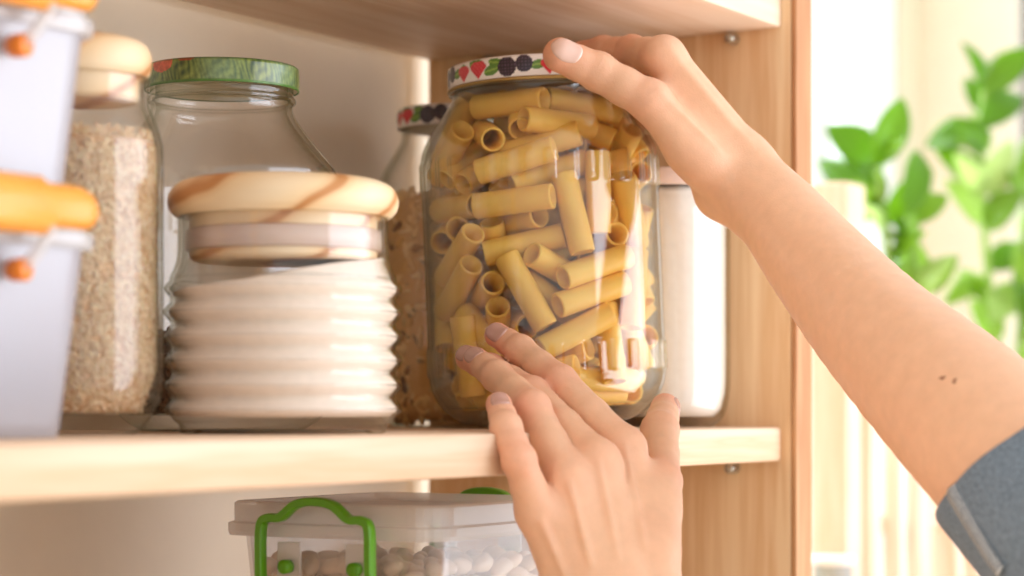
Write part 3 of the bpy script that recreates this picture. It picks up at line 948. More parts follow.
def rr_ring(w, d, r, z, off=0):
    return [(x, y, z) for x, y in rounded_rect(-w / 2 + off, w / 2 - off, -d / 2 + off, d / 2 - off, max(r - off, 0.001))]

def plastic_box(root, w, d, h, taper, mat_body, mat_lid, lid_t=0.011, lid_over=0.006):
    """tapered tub (top w x d) with a stepped lid"""
    t = 0.0016
    rings = [rr_ring(w - 2 * taper, d - 2 * taper, 0.012, 0.0), rr_ring(w - 1.6 * taper, d - 1.6 * taper, 0.015, 0.005), rr_ring(w, d, 0.015, h),
             rr_ring(w - 2 * t, d - 2 * t, 0.014, h), rr_ring(w - 1.6 * taper - 2 * t, d - 1.6 * taper - 2 * t, 0.013, 0.006), rr_ring(w - 2 * taper - 2 * t, d - 2 * taper - 2 * t, 0.011, 0.002)]
    V, Fc = loft(rings)
    mesh_obj('tub', V, Fc, mat_body, root, False)
    W, D = w + 2 * lid_over, d + 2 * lid_over
    z = h
    rings = [rr_ring(W, D, 0.017, z - 0.006), rr_ring(W + 0.001, D + 0.001, 0.017, z - 0.004), rr_ring(W + 0.001, D + 0.001, 0.017, z), rr_ring(W - 0.004, D - 0.004, 0.016, z + 0.001), rr_ring(W - 0.004, D - 0.004, 0.016, z + lid_t - 0.001),
             rr_ring(W - 0.007, D - 0.007, 0.015, z + lid_t), rr_ring(W - 0.02, D - 0.02, 0.012, z + lid_t), rr_ring(W - 0.026, D - 0.026, 0.012, z + lid_t - 0.004)]
    inner = [rr_ring(W - 0.026, D - 0.026, 0.012, z + lid_t - 0.006), rr_ring(W - 0.010, D - 0.010, 0.012, z + lid_t - 0.003), rr_ring(W - 0.007, D - 0.007, 0.014, z - 0.001), rr_ring(W - 0.004, D - 0.004, 0.015, z - 0.006)]
    V, Fc = loft(rings, cap0=False, cap1=True)
    V2, F2 = loft(inner, cap0=True, cap1=False)
    n = len(rings[0]); o = len(V)
    Fc = Fc + [tuple(i + o for i in f) for f in F2]
    last = o + (len(inner) - 1) * n
    Fc += [(last + k, last + (k + 1) % n, (k + 1) % n, k) for k in range(n)]
    return mesh_obj('lid', list(V) + list(V2), Fc, mat_lid, root, False)

def ribbon(path, width_dir, width, thick):
    """flat moulded strap along a path; width_dir points across it"""
    path = [np.array(p, float) for p in path]; wd = np.array(width_dir, float)
    V, Fc = [], []
    n = len(path)
    for i, p in enumerate(path):
        t = path[min(i + 1, n - 1)] - path[max(i - 1, 0)]; t /= np.linalg.norm(t)
        nn = np.cross(t, wd); nn /= np.linalg.norm(nn)
        b = 0.25
        for sx, sy in ((-1, -1 + b), (-1 + b, -1), (1 - b, -1), (1, -1 + b), (1, 1 - b), (1 - b, 1), (-1 + b, 1), (-1, 1 - b)):
            V.append(p + wd * width / 2 * sx + nn * thick / 2 * sy)
    for i in range(n - 1):
        for k in range(8):
            k2 = (k + 1) % 8
            Fc.append((i * 8 + k, i * 8 + k2, (i + 1) * 8 + k2, (i + 1) * 8 + k))
    Fc.append(tuple(range(7, -1, -1))); Fc.append(tuple((n - 1) * 8 + k for k in range(8)))
    return V, Fc
def cr(pts, n=6):
    p = [np.array(q, float) for q in pts]
    out = []
    for i in range(len(p) - 1):
        p0, p1, p2, p3 = p[max(i - 1, 0)], p[i], p[i + 1], p[min(i + 2, len(p) - 1)]
        for k in range(n):
            t = k / n
            out.append(0.5 * (2 * p1 + (p2 - p0) * t + (2 * p0 - 5 * p1 + 4 * p2 - p3) * t * t + (3 * p1 - p0 - 3 * p2 + p3) * t ** 3))
    out.append(p[-1])
    return out

# ---- green-clipped box on the lower shelf (its narrow end faces the viewer)
cgx, cgy, cgd = at_y(437, SHY + 0.022)
GBW, GBD, GBH = 0.132, 0.120, 0.096
lid_top = CAMZ - (507 - HY) / FPX * cgd
GBH = lid_top - LOWZ - 0.011 - 0.0002
GB = np.array([cgx + GBW / 2 + 0.006, cgy + GBD / 2 + 0.006, LOWZ + 0.0002])
gbox = thing('storage_box', 'clear plastic box with green clip handles on the lower shelf', 'box', GB)
plastic_box(gbox, GBW, GBD, GBH, 0.010, M['frost_clear'], M['frost_lid'])
def clip_handle(root, mat, mat_dot, side, half, ybase, ztop, depth_out, arch, scale=1.0):
    """arched carrying clip: two arms on pivots, a bar humped in the middle"""
    X = lambda off, y, z: (side * off, y, z)
    h = half
    out = depth_out
    pts = [X(out, -h, ztop - 0.040), X(out + .001, -h, ztop - 0.022), X(out + .001, -h + 0.0005, ztop - 0.004), X(out + .001, -h + 0.005, ztop), X(out + .001, -h * .62, ztop + .0005), X(out + .001, -h * .34, ztop + arch * .8), X(out + .001, 0, ztop + arch),
           X(out + .001, h * .34, ztop + arch * .8), X(out + .001, h * .62, ztop + .0005), X(out + .001, h - 0.005, ztop), X(out + .001, h - 0.0005, ztop - 0.004), X(out + .001, h, ztop - 0.022), X(out, h, ztop - 0.040)]
    V, Fc = ribbon(cr(pts, 5), (1, 0, 0), 0.0058 * scale, 0.0042 * scale)
    o = mesh_obj('clip_handle', V, Fc, mat, root, True)
    o.data.set_sharp_from_angle(angle=0.9)
    for s in (-1, 1):
        V, Fc = tube_mesh([X(out - 0.006, s * (h - 0.012), ztop - 0.024), X(out - 0.001, s * (h - 0.012), ztop - 0.024), X(out, s * (h - 0.012), ztop - 0.024)], [0.0035, 0.0035, 0.002], 12)
        mesh_obj('pivot', V, Fc, mat_dot, o)
        bm = bmesh.new()
        add_box(bm, tuple(min(a, b) for a, b in zip(X(out - 0.0075, s * (h - 0.012) - 0.007, ztop - 0.032), X(out - 0.0055, s * (h - 0.012) + 0.007, ztop - 0.012))),
                tuple(max(a, b) for a, b in zip(X(out - 0.0075, s * (h - 0.012) - 0.007, ztop - 0.032), X(out - 0.0055, s * (h - 0.012) + 0.007, ztop - 0.012))), 0.0006)
        bm_obj('hinge_plate', bm, M['frost_lid'], o)
    return o
zc = GBH + 0.0038
for s in (-1, 1):
    clip_handle(gbox, M['green'], M['green'], s, 0.0325, 0, zc, GBW / 2 + 0.012, 0.0085)

# beans: a bed below, single beans on top and along the walls
bean_v, bean_f = [], []
ns_, nr_ = 14, 9
for i in range(nr_ + 1):
    a = PI * i / nr_
    for k in range(ns_):
        t = 2 * PI * k / ns_
        x = math.cos(a) * 0.0075; rr = math.sin(a)
        y = rr * math.cos(t) * 0.0047; z = rr * math.sin(t) * 0.0040
        y += 0.0016 * (1 - (x / 0.0075) ** 2) * 1.0 - 0.0008
        bean_v.append((x, y, z))
for i in range(nr_):
    for k in range(ns_):
        k2 = (k + 1) % ns_
        bean_f.append((i * ns_ + k, i * ns_ + k2, (i + 1) * ns_ + k2, (i + 1) * ns_ + k))
me_b = bpy.data.meshes.new('white_bean'); me_b.from_pydata(bean_v, [], bean_f)
me_b.polygons.foreach_set('use_smooth', [True] * len(me_b.polygons)); me_b.materials.append(M['bean'])
bed_top = GBH - 0.046
ringA = [(x, y, 0.0025) for x, y in rounded_rect(-GBW / 2 + .014, GBW / 2 - .014, -GBD / 2 + .014, GBD / 2 - .014, .01)]
ringB = [(x, y, bed_top) for x, y in rounded_rect(-GBW / 2 + .010, GBW / 2 - .010, -GBD / 2 + .010, GBD / 2 - .010, .01)]
V, Fc = loft([ringA, ringB])
bed = mesh_obj('beans', V, Fc, M['bean'], None, False, GB)
tag(bed, 'pale beans packed deep in the box with green clip handles', 'beans', kind='stuff')
pbn = None
gb = np.random.default_rng(4)
placed = []
tries = 0
while len(placed) < 200 and tries < 60000:
    tries += 1
    zz = bed_top + 0.004 + gb.uniform(0, 0.022)
    x = gb.uniform(-GBW / 2 + 0.010, GBW / 2 - 0.010); y = gb.uniform(-GBD / 2 + 0.010, GBD / 2 - 0.010)
    if zz < bed_top + 0.016 and not (x < -GBW / 2 + 0.024 or y < -GBD / 2 + 0.024): continue
    if any((x - q[0]) ** 2 + (y - q[1]) ** 2 + (zz - q[2]) ** 2 < 0.0102 ** 2 for q in placed): continue
    placed.append((x, y, zz))
for (x, y, zz) in placed:
    if pbn is None:
        o = bpy.data.objects.new('white_bean', me_b); pbn = o
    else:
        o = pbn.copy()
    COL.objects.link(o)
    o.location = tuple(GB + np.array([x, y, zz]))
    o.rotation_euler = (gb.uniform(0, 6.28), gb.normal(0, .35), gb.uniform(0, 6.28))
    tag(o, 'pale dried bean lying in the box with green clip handles', 'bean', 'pale beans in the clipped box')

# ---- two stacked milky boxes with orange clips at the left
kx, ky, kd = at_y(106, 0.612)
OBW, OBD = 0.17, 0.125
PITCH = 0.0866
OBH = 0.0820
def orange_latch(root, mat, dot, axis, pos, half, zt):
    """wide moulded clip hooked over the lid edge, hanging on two pivot arms"""
    # local frame: q along the edge, n outwards
    if axis == 'front': to = lambda q, n, z: (q, -OBD / 2 - n, z)
    else: to = lambda q, n, z: (OBW / 2 + n, q, z)
    # cross-section of the clip swept along q with rounded ends
    sec = [(0.001, zt + 0.0015), (0.006, zt + 0.002), (0.0095, zt - 0.001), (0.0115, zt - 0.008), (0.0120, zt - 0.016), (0.0105, zt - 0.0215), (0.0085, zt - 0.0195), (0.0085, zt - 0.010), (0.006, zt - 0.0025), (0.001, zt - 0.0015)]
    qs = np.concatenate([np.linspace(-half, -half + 0.008, 6), [-half + 0.0255, -half + 0.0275], [half - 0.0275, half - 0.0255], np.linspace(half - 0.008, half, 6)])
    V, Fc = [], []
    m_ = len(sec)
    cn = sum(s_[0] for s_ in sec) / m_; cz = sum(s_[1] for s_ in sec) / m_
    for q in qs:
        e = max(0, (abs(q) - (half - 0.008)) / 0.008)
        k = math.sqrt(max(1 - (e * 0.8) ** 2, 0.05)) * (0.76 if abs(q) > half - 0.0265 else 1.0)
        for n, z in sec:
            V.append(to(pos + q, cn + (n - cn) * (0.6 + 0.4 * k), cz + (z - cz) * k))
    for i in range(len(qs) - 1):
        for j in range(m_):
            j2 = (j + 1) % m_
            Fc.append((i * m_ + j, i * m_ + j2, (i + 1) * m_ + j2, (i + 1) * m_ + j))
    Fc.append(tuple(range(m_ - 1, -1, -1))); Fc.append(tuple((len(qs) - 1) * m_ + j for j in range(m_)))
    o = mesh_obj('clip', V, Fc, mat, root, True)
    bm = bmesh.new(); bm.from_mesh(o.data); bmesh.ops.recalc_face_normals(bm, faces=bm.faces); bm.to_mesh(o.data); bm.free()
    for s_ in (-1, 1):
        V, Fc = tube_mesh(cr([to(pos + s_ * (half - 0.026), 0.010, zt - 0.018), to(pos + s_ * (half - 0.031), 0.009, zt - 0.026), to(pos + s_ * (half - 0.037), 0.006, zt - 0.034)], 4), 0.0026, 10)
        mesh_obj('arm', V, Fc, M['frost_lid'], o)
        V, Fc = tube_mesh([to(pos + s_ * (half - 0.037), 0.000, zt - 0.035), to(pos + s_ * (half - 0.037), 0.0065, zt - 0.035), to(pos + s_ * (half - 0.037), 0.0075, zt - 0.035)], [0.0046, 0.0046, 0.003], 14)
        mesh_obj('pivot', V, Fc, dot, o)
    return o
OB0 = np.array([kx - OBW / 2, ky + OBD / 2, SHZ + 0.0002])
for k in range(2):
    b = thing('storage_box', ['milky plastic box with orange clips, under another one like it', 'milky plastic box with orange clips, on top of the one like it'][k], 'box',
              OB0 + np.array([0, 0, PITCH * k]), 'milky boxes with orange clips')
    lid_ = plastic_box(b, OBW - 0.004, OBD - 0.004, OBH, 0.0085, M['frost'], M['frost_lid'], lid_t=0.0080, lid_over=0.003)
    for axis, pos, half in (('front', 0.010, 0.058),):
        orange_latch(b, M['orange'], M['orange_deep'], axis, pos, half, OBH + 0.0185)

# ================================================================= PERSON (two arms reaching in)
def smin(a, b, k):
    h = np.clip(0.5 + 0.5 * (b - a) / k, 0, 1)
    return b * (1 - h) + a * h - k * h * (1 - h)
def cone(X, a, b, ra, rb):
    a = np.asarray(a); b = np.asarray(b)
    ba = b - a
    t = np.clip(((X - a) @ ba) / (ba @ ba), 0, 1)
    q = X - a - t[:, None] * ba
    return np.sqrt((q * q).sum(1)) - (ra + (rb - ra) * t)
def chain(X, pts, k=0.003):
    d = None
    for (p, r), (p2, r2) in zip(pts[:-1], pts[1:]):
        c = cone(X, p, p2, r, r2)
        d = c if d is None else smin(d, c, k)
    return d

def surface_nets(fun, lo, hi, h):
    """mesh the zero level of fun on a grid, evaluating only near the surface"""
    lo = np.array(lo); n = np.ceil((np.array(hi) - lo) / h).astype(int) + 1
    # coarse pass
    cs = 6
    nc = np.ceil(n / cs).astype(int) + 1
    gc = np.stack(np.meshgrid(*[np.arange(k) for k in nc], indexing='ij'), -1).reshape(-1, 3)
    Dc = fun(lo + gc * h * cs).reshape(nc)
    near = np.abs(Dc) < h * cs * 2.2
    Fg = np.where(np.repeat(np.repeat(np.repeat(Dc, cs, 0), cs, 1), cs, 2)[:n[0], :n[1], :n[2]] > 0, 1.0, -1.0).astype(np.float32) * 1e-2
    nb = np.zeros_like(near)
    p = np.pad(near, 1)
    for dx in range(3):
        for dy in range(3):
            for dz in range(3):
                nb |= p[dx:dx + nc[0], dy:dy + nc[1], dz:dz + nc[2]]
    mask = np.repeat(np.repeat(np.repeat(nb, cs, 0), cs, 1), cs, 2)[:n[0], :n[1], :n[2]]
    ii = np.argwhere(mask)
    vals = np.empty(len(ii), np.float32)
    for s in range(0, len(ii), 400000):
        vals[s:s + 400000] = fun(lo + ii[s:s + 400000] * h)
    Fg[ii[:, 0], ii[:, 1], ii[:, 2]] = vals
    S = Fg < 0
    c = np.zeros(n - 1, int)
    for dx in (0, 1):
        for dy in (0, 1):
            for dz in (0, 1):
                c += S[dx:n[0] - 1 + dx, dy:n[1] - 1 + dy, dz:n[2] - 1 + dz]
    act = (c > 0) & (c < 8)
    cells = np.argwhere(act)
    vid = -np.ones(act.shape, int); vid[act] = np.arange(len(cells))
    acc = np.zeros((len(cells), 3)); cnt = np.zeros(len(cells))
    corners = [(x, y, z) for x in (0, 1) for y in (0, 1) for z in (0, 1)]
    for a in corners:
        for ax in range(3):
            if a[ax] == 1: continue
            b = list(a); b[ax] = 1
            va = Fg[cells[:, 0] + a[0], cells[:, 1] + a[1], cells[:, 2] + a[2]]
            vb = Fg[cells[:, 0] + b[0], cells[:, 1] + b[1], cells[:, 2] + b[2]]
            m = (va < 0) != (vb < 0)
            t = np.where(m, va / np.where(m, va - vb, 1), 0)
            pt = np.array(a)[None, :] + t[:, None] * (np.array(b) - np.array(a))[None, :]
            acc[m] += pt[m]; cnt[m] += 1
    verts = lo + (cells + acc / cnt[:, None]) * h
    faces = []
    for ax in range(3):
        u, v = (ax + 1) % 3, (ax + 2) % 3
        sl = [slice(None)] * 3; sl2 = [slice(None)] * 3
        sl[ax] = slice(0, n[ax] - 1); sl2[ax] = slice(1, n[ax])
        A_, B_ = S[tuple(sl)], S[tuple(sl2)]
        e = np.argwhere(A_ != B_)
        ok = (e[:, u] > 0) & (e[:, v] > 0) & (e[:, u] < n[u] - 1) & (e[:, v] < n[v] - 1)
        e = e[ok]
        flip = A_[e[:, 0], e[:, 1], e[:, 2]]
        def cell(du, dv):
            q = e.copy(); q[:, u] += du; q[:, v] += dv
            return vid[q[:, 0], q[:, 1], q[:, 2]]
        q = np.stack([cell(-1, -1), cell(0, -1), cell(0, 0), cell(-1, 0)], 1)
        q[~flip] = q[~flip][:, ::-1]
        faces.append(q)
    return verts, np.concatenate(faces)

def pts_of(lst):
    return [(P(a, b, d), r * mm) for a, b, d, r in lst]

# -------- the supporting hand (back of the hand to the viewer, fingers against the jar)
LH = {
    'index': [(624, 449, 1.112, 10.2), (560, 382, 1.147, 8.7), (520, 350, 1.174, 7.7), (497, 335, 1.1885, 6.7)],
    'middle': [(597, 462, 1.092, 10.4), (532, 394, 1.139, 8.8), (490, 369, 1.175, 7.8), (468, 358, 1.195, 6.8)],
    'ring': [(568, 480, 1.081, 10.0), (532, 408, 1.108, 9.0), (497, 376, 1.148, 7.9), (476, 360, 1.174, 6.8)],
    'little': [(537, 512, 1.072, 9.4), (519, 460, 1.062, 8.0), (506, 427, 1.073, 7.3), (499, 405, 1.093, 6.5)],
    'thumb': [(652, 545, 1.085, 13.0), (661, 482, 1.118, 10.2), (660, 430, 1.165, 9.6), (665, 408, 1.205, 8.0)],
}
LMC = [((624, 449, 1.112, 10.2), (650, 588, 1.083, 13.5)), ((597, 462, 1.092, 10.4), (624, 590, 1.072, 14.5)),
       ((568, 480, 1.081, 10.0), (598, 592, 1.070, 14.0)), ((537, 512, 1.072, 9.4), (574, 594, 1.078, 12.5))]
LARM = [((574, 594, 1.078, 12.5), (600, 680, 1.05, 17)), ((650, 588, 1.083, 13.5), (660, 680, 1.05, 17)),
        ((612, 590, 1.076, 15), (630, 680, 1.05, 20)), ((630, 680, 1.05, 22), (690, 900, 0.95, 33)), ((690, 900, .95, 33), (740, 1060, .88, 38))]
LFACE = F            # palm looks away from the viewer
# -------- the hand on the lid
RH = {
    'index': [(664, 57, 1.222, 10.6), (632, 52, 1.258, 8.8), (603, 51, 1.272, 7.9), (582, 53, 1.280, 6.9)],
    'middle': [(678, 78, 1.242, 10.4), (655, 66, 1.284, 8.8), (634, 72, 1.305, 7.8), (617, 84, 1.312, 6.9)],
    'ring': [(692, 104, 1.256, 10.0), (676, 94, 1.293, 8.6), (660, 103, 1.314, 7.6), (646, 116, 1.320, 6.7)],
    'little': [(704, 130, 1.262, 9.2), (694, 122, 1.292, 7.6), (684, 128, 1.310, 6.8), (674, 138, 1.318, 6.1)],
    'thumb': [(703, 162, 1.210, 12.6), (650, 101, 1.206, 11.2), (598, 72, 1.2075, 10.2), (560, 55, 1.2020, 9.3)],
}
RMC = [((664, 57, 1.222, 10.6), (746, 163, 1.221, 13.5)), ((678, 78, 1.242, 10.4), (738, 172, 1.226, 14.0)),
       ((692, 104, 1.256, 10.0), (732, 184, 1.228, 14.0)), ((704, 130, 1.262, 9.2), (722, 194, 1.230, 12.5))]
def path_cones(pts, n=5):
    q = cr(pts, n)
    return [(tuple(a), tuple(b)) for a, b in zip(q[:-1], q[1:])]
RARM = [((747, 162, 1.220, 13.0), (790, 210, 1.200, 17)), ((722, 194, 1.228, 12.2), (772, 224, 1.207, 17))] \
    + path_cones([(735, 178, 1.222, 18.0), (776, 213, 1.207, 22.3), (820, 266, 1.178, 26.6), (884, 338, 1.128, 31.6), (983, 432, 1.062, 38.6), (1090, 540, 1.00, 39.3), (1240, 691, 0.913, 39.3)])

def hand_fun(H, MC, ARM, webs, dors):
    fing = {k: pts_of(v) for k, v in H.items()}
    mcs = [tuple(pts_of(q)) for q in MC]
    arm = [tuple(pts_of(q)) for q in ARM]
    def palm(X):
        d = None
        for (a, ra), (b, rb) in mcs:
            c = cone(X, a, b, ra, rb)
            d = c if d is None else smin(d, c, 0.0075)
        for (a, ra), (b, rb) in webs:
            d = smin(d, cone(X, a, b, ra, rb), 0.008)
        da = None
        for (a, ra), (b, rb) in arm:
            c = cone(X, a, b, ra, rb)
            da = c if da is None else smin(da, c, 0.0015)
        d = smin(d, da, 0.010)
        return d
    def finger(X, name):
        p = fing[name]
        q = []
        for (a, ra), (b, rb) in zip(p[:-1], p[1:]):
            q += [(a, ra), ((a + b) / 2, (ra + rb) / 2 - 0.0006)]
        q.append(p[-1])
        d = chain(X, q, 0.0028)
        for j in (1, 2):
            d = smin(d, np.linalg.norm(X - (p[j][0] + dors * 0.0016), axis=1) - p[j][1] * 0.90, 0.003)
        # slight knuckle swelling at the middle joint, pad at the tip
        return d
    def f(X):
        pd_ = palm(X)
        out = pd_.copy()
        for name in fing:
            fd = finger(X, name)
            out = np.minimum(out, smin(pd_, fd, 0.011 if name == 'thumb' else 0.0065))
        return out
    return f, fing

lweb = [tuple(pts_of(q)) for q in [((640, 500, 1.10, 8.5), (612, 520, 1.088, 11)), ((655, 500, 1.105, 9), (640, 560, 1.085, 12)), ((598, 470, 1.088, 8), (560, 520, 1.076, 9))]]
rweb = [tuple(pts_of(q)) for q in [((668, 100, 1.225, 9.5), (705, 150, 1.222, 13)), ((690, 150, 1.215, 12), (725, 185, 1.235, 13))]]
lf, lfing = hand_fun(LH, LMC, LARM, lweb, -F)
rf, rfing = hand_fun(RH, RMC, RARM, rweb, (-F + UP) / math.sqrt(2))

def bounds(lists, pad=0.055):
    pts = np.array([P(a, b, d) for l_ in lists for a, b, d, r in l_])
    return pts.min(0) - pad, pts.max(0) + pad
def build_skin(fun, H, MC, ARM, h):
    lo, hi = bounds(list(H.values()) + [list(q) for q in MC + ARM])
    v, f = surface_nets(fun, lo, hi, h)
    for _ in range(2):             # settle the vertices on the true surface
        e = 2e-4
        d0 = fun(v)
        g = np.stack([(fun(v + np.eye(3)[k] * e) - fun(v - np.eye(3)[k] * e)) / (2 * e) for k in range(3)], 1)
        g /= np.maximum(np.linalg.norm(g, axis=1, keepdims=True), 1e-6)
        v = v - g * d0[:, None] * 0.8
    return v, f, g
vL, fL, nL = build_skin(lf, LH, LMC, LARM, 0.0014)
vR, fR, nR = build_skin(rf, RH, RMC, RARM, 0.0015)

SK = lin('#e5b592'); SKP = lin('#e58b73'); SKL = lin('#e9bd9f')
def skin_colour(v, fing, ARM):
    c = np.tile(SK, (len(v), 1))
    def blend(cc, col, w): return cc * (1 - w[:, None]) + col * w[:, None]
    for name, p in fing.items():
        tip, dip, pip, mcp = p[3][0], p[2][0], p[1][0], p[0][0]
        d = np.linalg.norm(v - tip, axis=1); c = blend(c, SKP, 0.65 * np.exp(-(d / 0.012) ** 2))
        d = np.linalg.norm(v - dip, axis=1); c = blend(c, SKP, 0.30 * np.exp(-(d / 0.010) ** 2))
        d = np.linalg.norm(v - pip, axis=1); c = blend(c, SKP, 0.50 * np.exp(-(d / 0.0115) ** 2))
        d = np.linalg.norm(v - mcp, axis=1); c = blend(c, SKP, 0.18 * np.exp(-(d / 0.014) ** 2))
    return c
cL = skin_colour(vL, lfing, LARM); cR = skin_colour(vR, rfing, RARM)

def crease(v, n, fing, names, toward, off=((0.0, .45), (0.0024, .34), (-0.0024, .34), (0.0046, .2), (-0.0046, .2))):
    """fine skin folds across the backs of the finger joints"""
    v = v.copy()
    for name in names:
        p = fing[name]
        for j in (1, 2):
            c = p[j][0]; ax = p[j + 1][0] - p[j - 1][0]; ax = ax / np.linalg.norm(ax)
            rel_ = v - c; s = rel_ @ ax
            rad = np.linalg.norm(rel_ - s[:, None] * ax, axis=1)
            near = rad < p[j][1] * 1.35
            facing = np.clip(n @ toward, 0, 1)
            for o_, a_ in off:
                w = a_ * mm * np.exp(-((s - o_) / 0.0007) ** 2) * near * facing
                v -= n * w[:, None]
    return v
vL = crease(vL, nL, lfing, ('index', 'middle', 'ring', 'little', 'thumb'), -F)
vR = crease(vR, nR, rfing, ('thumb', 'index'), (-F + UP * .6) / np.linalg.norm(-F + UP * .6))
# tendons fan out over the back of the supporting hand
for (a, ra), (b, rb) in [tuple(pts_of(q)) for q in LMC]:
    a2 = a; b2 = b * 0.85 + a * 0.15
    ba = b2 - a2; t = np.clip(((vL - a2) @ ba) / (ba @ ba), 0, 1)
    q = vL - a2 - t[:, None] * ba
    side = np.cross(ba / np.linalg.norm(ba), F); side /= np.linalg.norm(side)
    lat = q @ side
    w = 2.2 * mm * np.exp(-(lat / 0.0019) ** 2) * np.clip(nL @ -F, 0, 1) * np.sin(PI * np.clip(t, 0, 1)) ** 0.6 * ((vL - a2) @ ba > 0) * ((vL - b2) @ ba < 0)
    vL = vL + nL * w[:, None]
def ridge(v, n, a, b, amp, sig, toward):
    a, b = P(*a), P(*b)
    ba = b - a; u = ba / np.linalg.norm(ba)
    t = ((v - a) @ ba) / (ba @ ba)
    q = v - a - np.clip(t, 0, 1)[:, None] * ba
    side = np.cross(u, toward); side /= np.linalg.norm(side)
    w = amp * mm * np.exp(-((q @ side) / (sig * mm)) ** 2) * np.clip(n @ toward, 0, 1) * np.where((t > 0) & (t < 1), np.sin(PI * np.clip(t, 0, 1)) ** 0.7, 0)
    return v + n * w[:, None]
tw = (-F + UP * 0.7 + R * 0.3); tw /= np.linalg.norm(tw)
vR = ridge(vR, nR, (650, 92, 1.2), (728, 156, 1.2), 1.6, 2.4, tw)      # thumb tendon
vR = ridge(vR, nR, (664, 40, 1.21), (752, 150, 1.21), 1.2, 2.6, tw)    # index tendon
vR = ridge(vR, nR, (672, 66, 1.2), (735, 150, 1.2), -1.8, 4.5, tw)     # hollow between them
vR = ridge(vR, nR, (726, 172, 1.2), (860, 330, 1.1), -1.3, 5.0, -F)    # long groove along the forearm
vR = ridge(vR, nR, (800, 215, 1.17), (960, 350, 1.05), 1.6, 9.0, -F)   # muscle along the outer forearm
# two moles on the forearm
for px0, py0 in ((943, 378), (954, 381)):
    tgt = P(px0, py0, 1.05)
    ray = (tgt - CAM) / np.linalg.norm(tgt - CAM)
    rel_ = vR - CAM; s = rel_ @ ray
    dd = np.linalg.norm(rel_ - s[:, None] * ray, axis=1)
    m_ = (dd < 0.0011) & (nR @ -F > 0)
    cR[m_] = lin('#8d5a40')

person_org = P(800, 400, 1.1)
person_v = np.concatenate([vL, vR]) - person_org
person_f = np.concatenate([fL, fR + len(vL)])
person = mesh_obj('person', person_v, person_f, M['skin'], None, True, person_org, cols=np.concatenate([cL, cR]))
tag(person, 'person reaching in with both bare forearms, one hand on the lid, one against the jar', 'person')

def nail(fun, p, dorsal, mat, w=5.6, l=6.4, shift=0.0, side=0.0):
    """polished nail plate laid on the fingertip"""
    tip, rt = p[3]; dip, rd_ = p[2]
    ax = tip - dip; ax /= np.linalg.norm(ax)
    nn = dorsal - ax * (dorsal @ ax); nn /= np.linalg.norm(nn)
    bb = np.cross(ax, nn)
    nn = nn * math.cos(side) + bb * math.sin(side); bb = np.cross(ax, nn)
    c = tip + ax * (-0.0026 + shift)
    NU, NV = 15, 17
    top = []
    for j in range(NV):
        for i in range(NU):
            # disc mapped to a squarish oval
            a = -1 + 2 * i / (NU - 1); b = -1 + 2 * j / (NV - 1)
            x = a * math.sqrt(max(1 - 0.42 * b * b, 0)); y = b * math.sqrt(max(1 - 0.42 * a * a, 0))
            ang = x * w * mm / rt
            q0 = c + ax * (y * l * mm)
            dirn = nn * math.cos(ang) + bb * math.sin(ang)
            # find the skin along dirn
            s_ = np.linspace(0, rt * 1.8, 60)
            vals = fun(q0[None, :] + dirn[None, :] * s_[:, None])
            k = np.argmax(vals > 0)
            if k > 0:
                t = s_[k - 1] + (s_[k] - s_[k - 1]) * (-vals[k - 1]) / (vals[k] - vals[k - 1])
            else:
                t = rt * 0.72
            t = max(t, rt * 0.62)
            edge = max(abs(a), abs(b))
            top.append(q0 + dirn * (t + (0.00045 if edge < 0.99 else 0.0001)))
    top = np.array(top)
    bot = top - nn * 0.0009
    V = np.concatenate([top, bot]) - person_org
    Fc = []
    n = NU * NV
    for j in range(NV - 1):
        for i in range(NU - 1):
            a = j * NU + i
            Fc.append((a, a + 1, a + NU + 1, a + NU)); Fc.append((n + a, n + a + NU, n + a + NU + 1, n + a + 1))
    ring = [i for i in range(NU)] + [j * NU + NU - 1 for j in range(1, NV)] + [(NV - 1) * NU + i for i in range(NU - 2, -1, -1)] + [j * NU for j in range(NV - 2, 0, -1)]
    for k in range(len(ring)):
        a, b = ring[k], ring[(k + 1) % len(ring)]
        Fc.append((a, n + a, n + b, b))
    return mesh_obj('fingernail', V, Fc, mat, person, True)
toward = -F
nail(lf, lfing['index'], toward * 0.97 + UP * 0.18, M['nail'], 5.8, 7.0, shift=-0.0012)
nail(lf, lfing['middle'], toward * 0.95 + UP * 0.3 - R * 0.1, M['nail'])
nail(lf, lfing['ring'], toward * 0.98 + UP * 0.2, M['nail'], 5.8, 6.8, shift=-0.0014)
nail(lf, lfing['little'], toward * 0.97 + R * 0.12, M['nail'], 5.2, 6.6, shift=-0.0028)
nail(lf, lfing['thumb'], R * 0.95 + toward * 0.35, M['nail'], 6.4, 7.2)
nail(rf, rfing['thumb'], toward * 0.9 + UP * 0.4, M['nail_pale'], 7.6, 8.4, shift=0.0018)

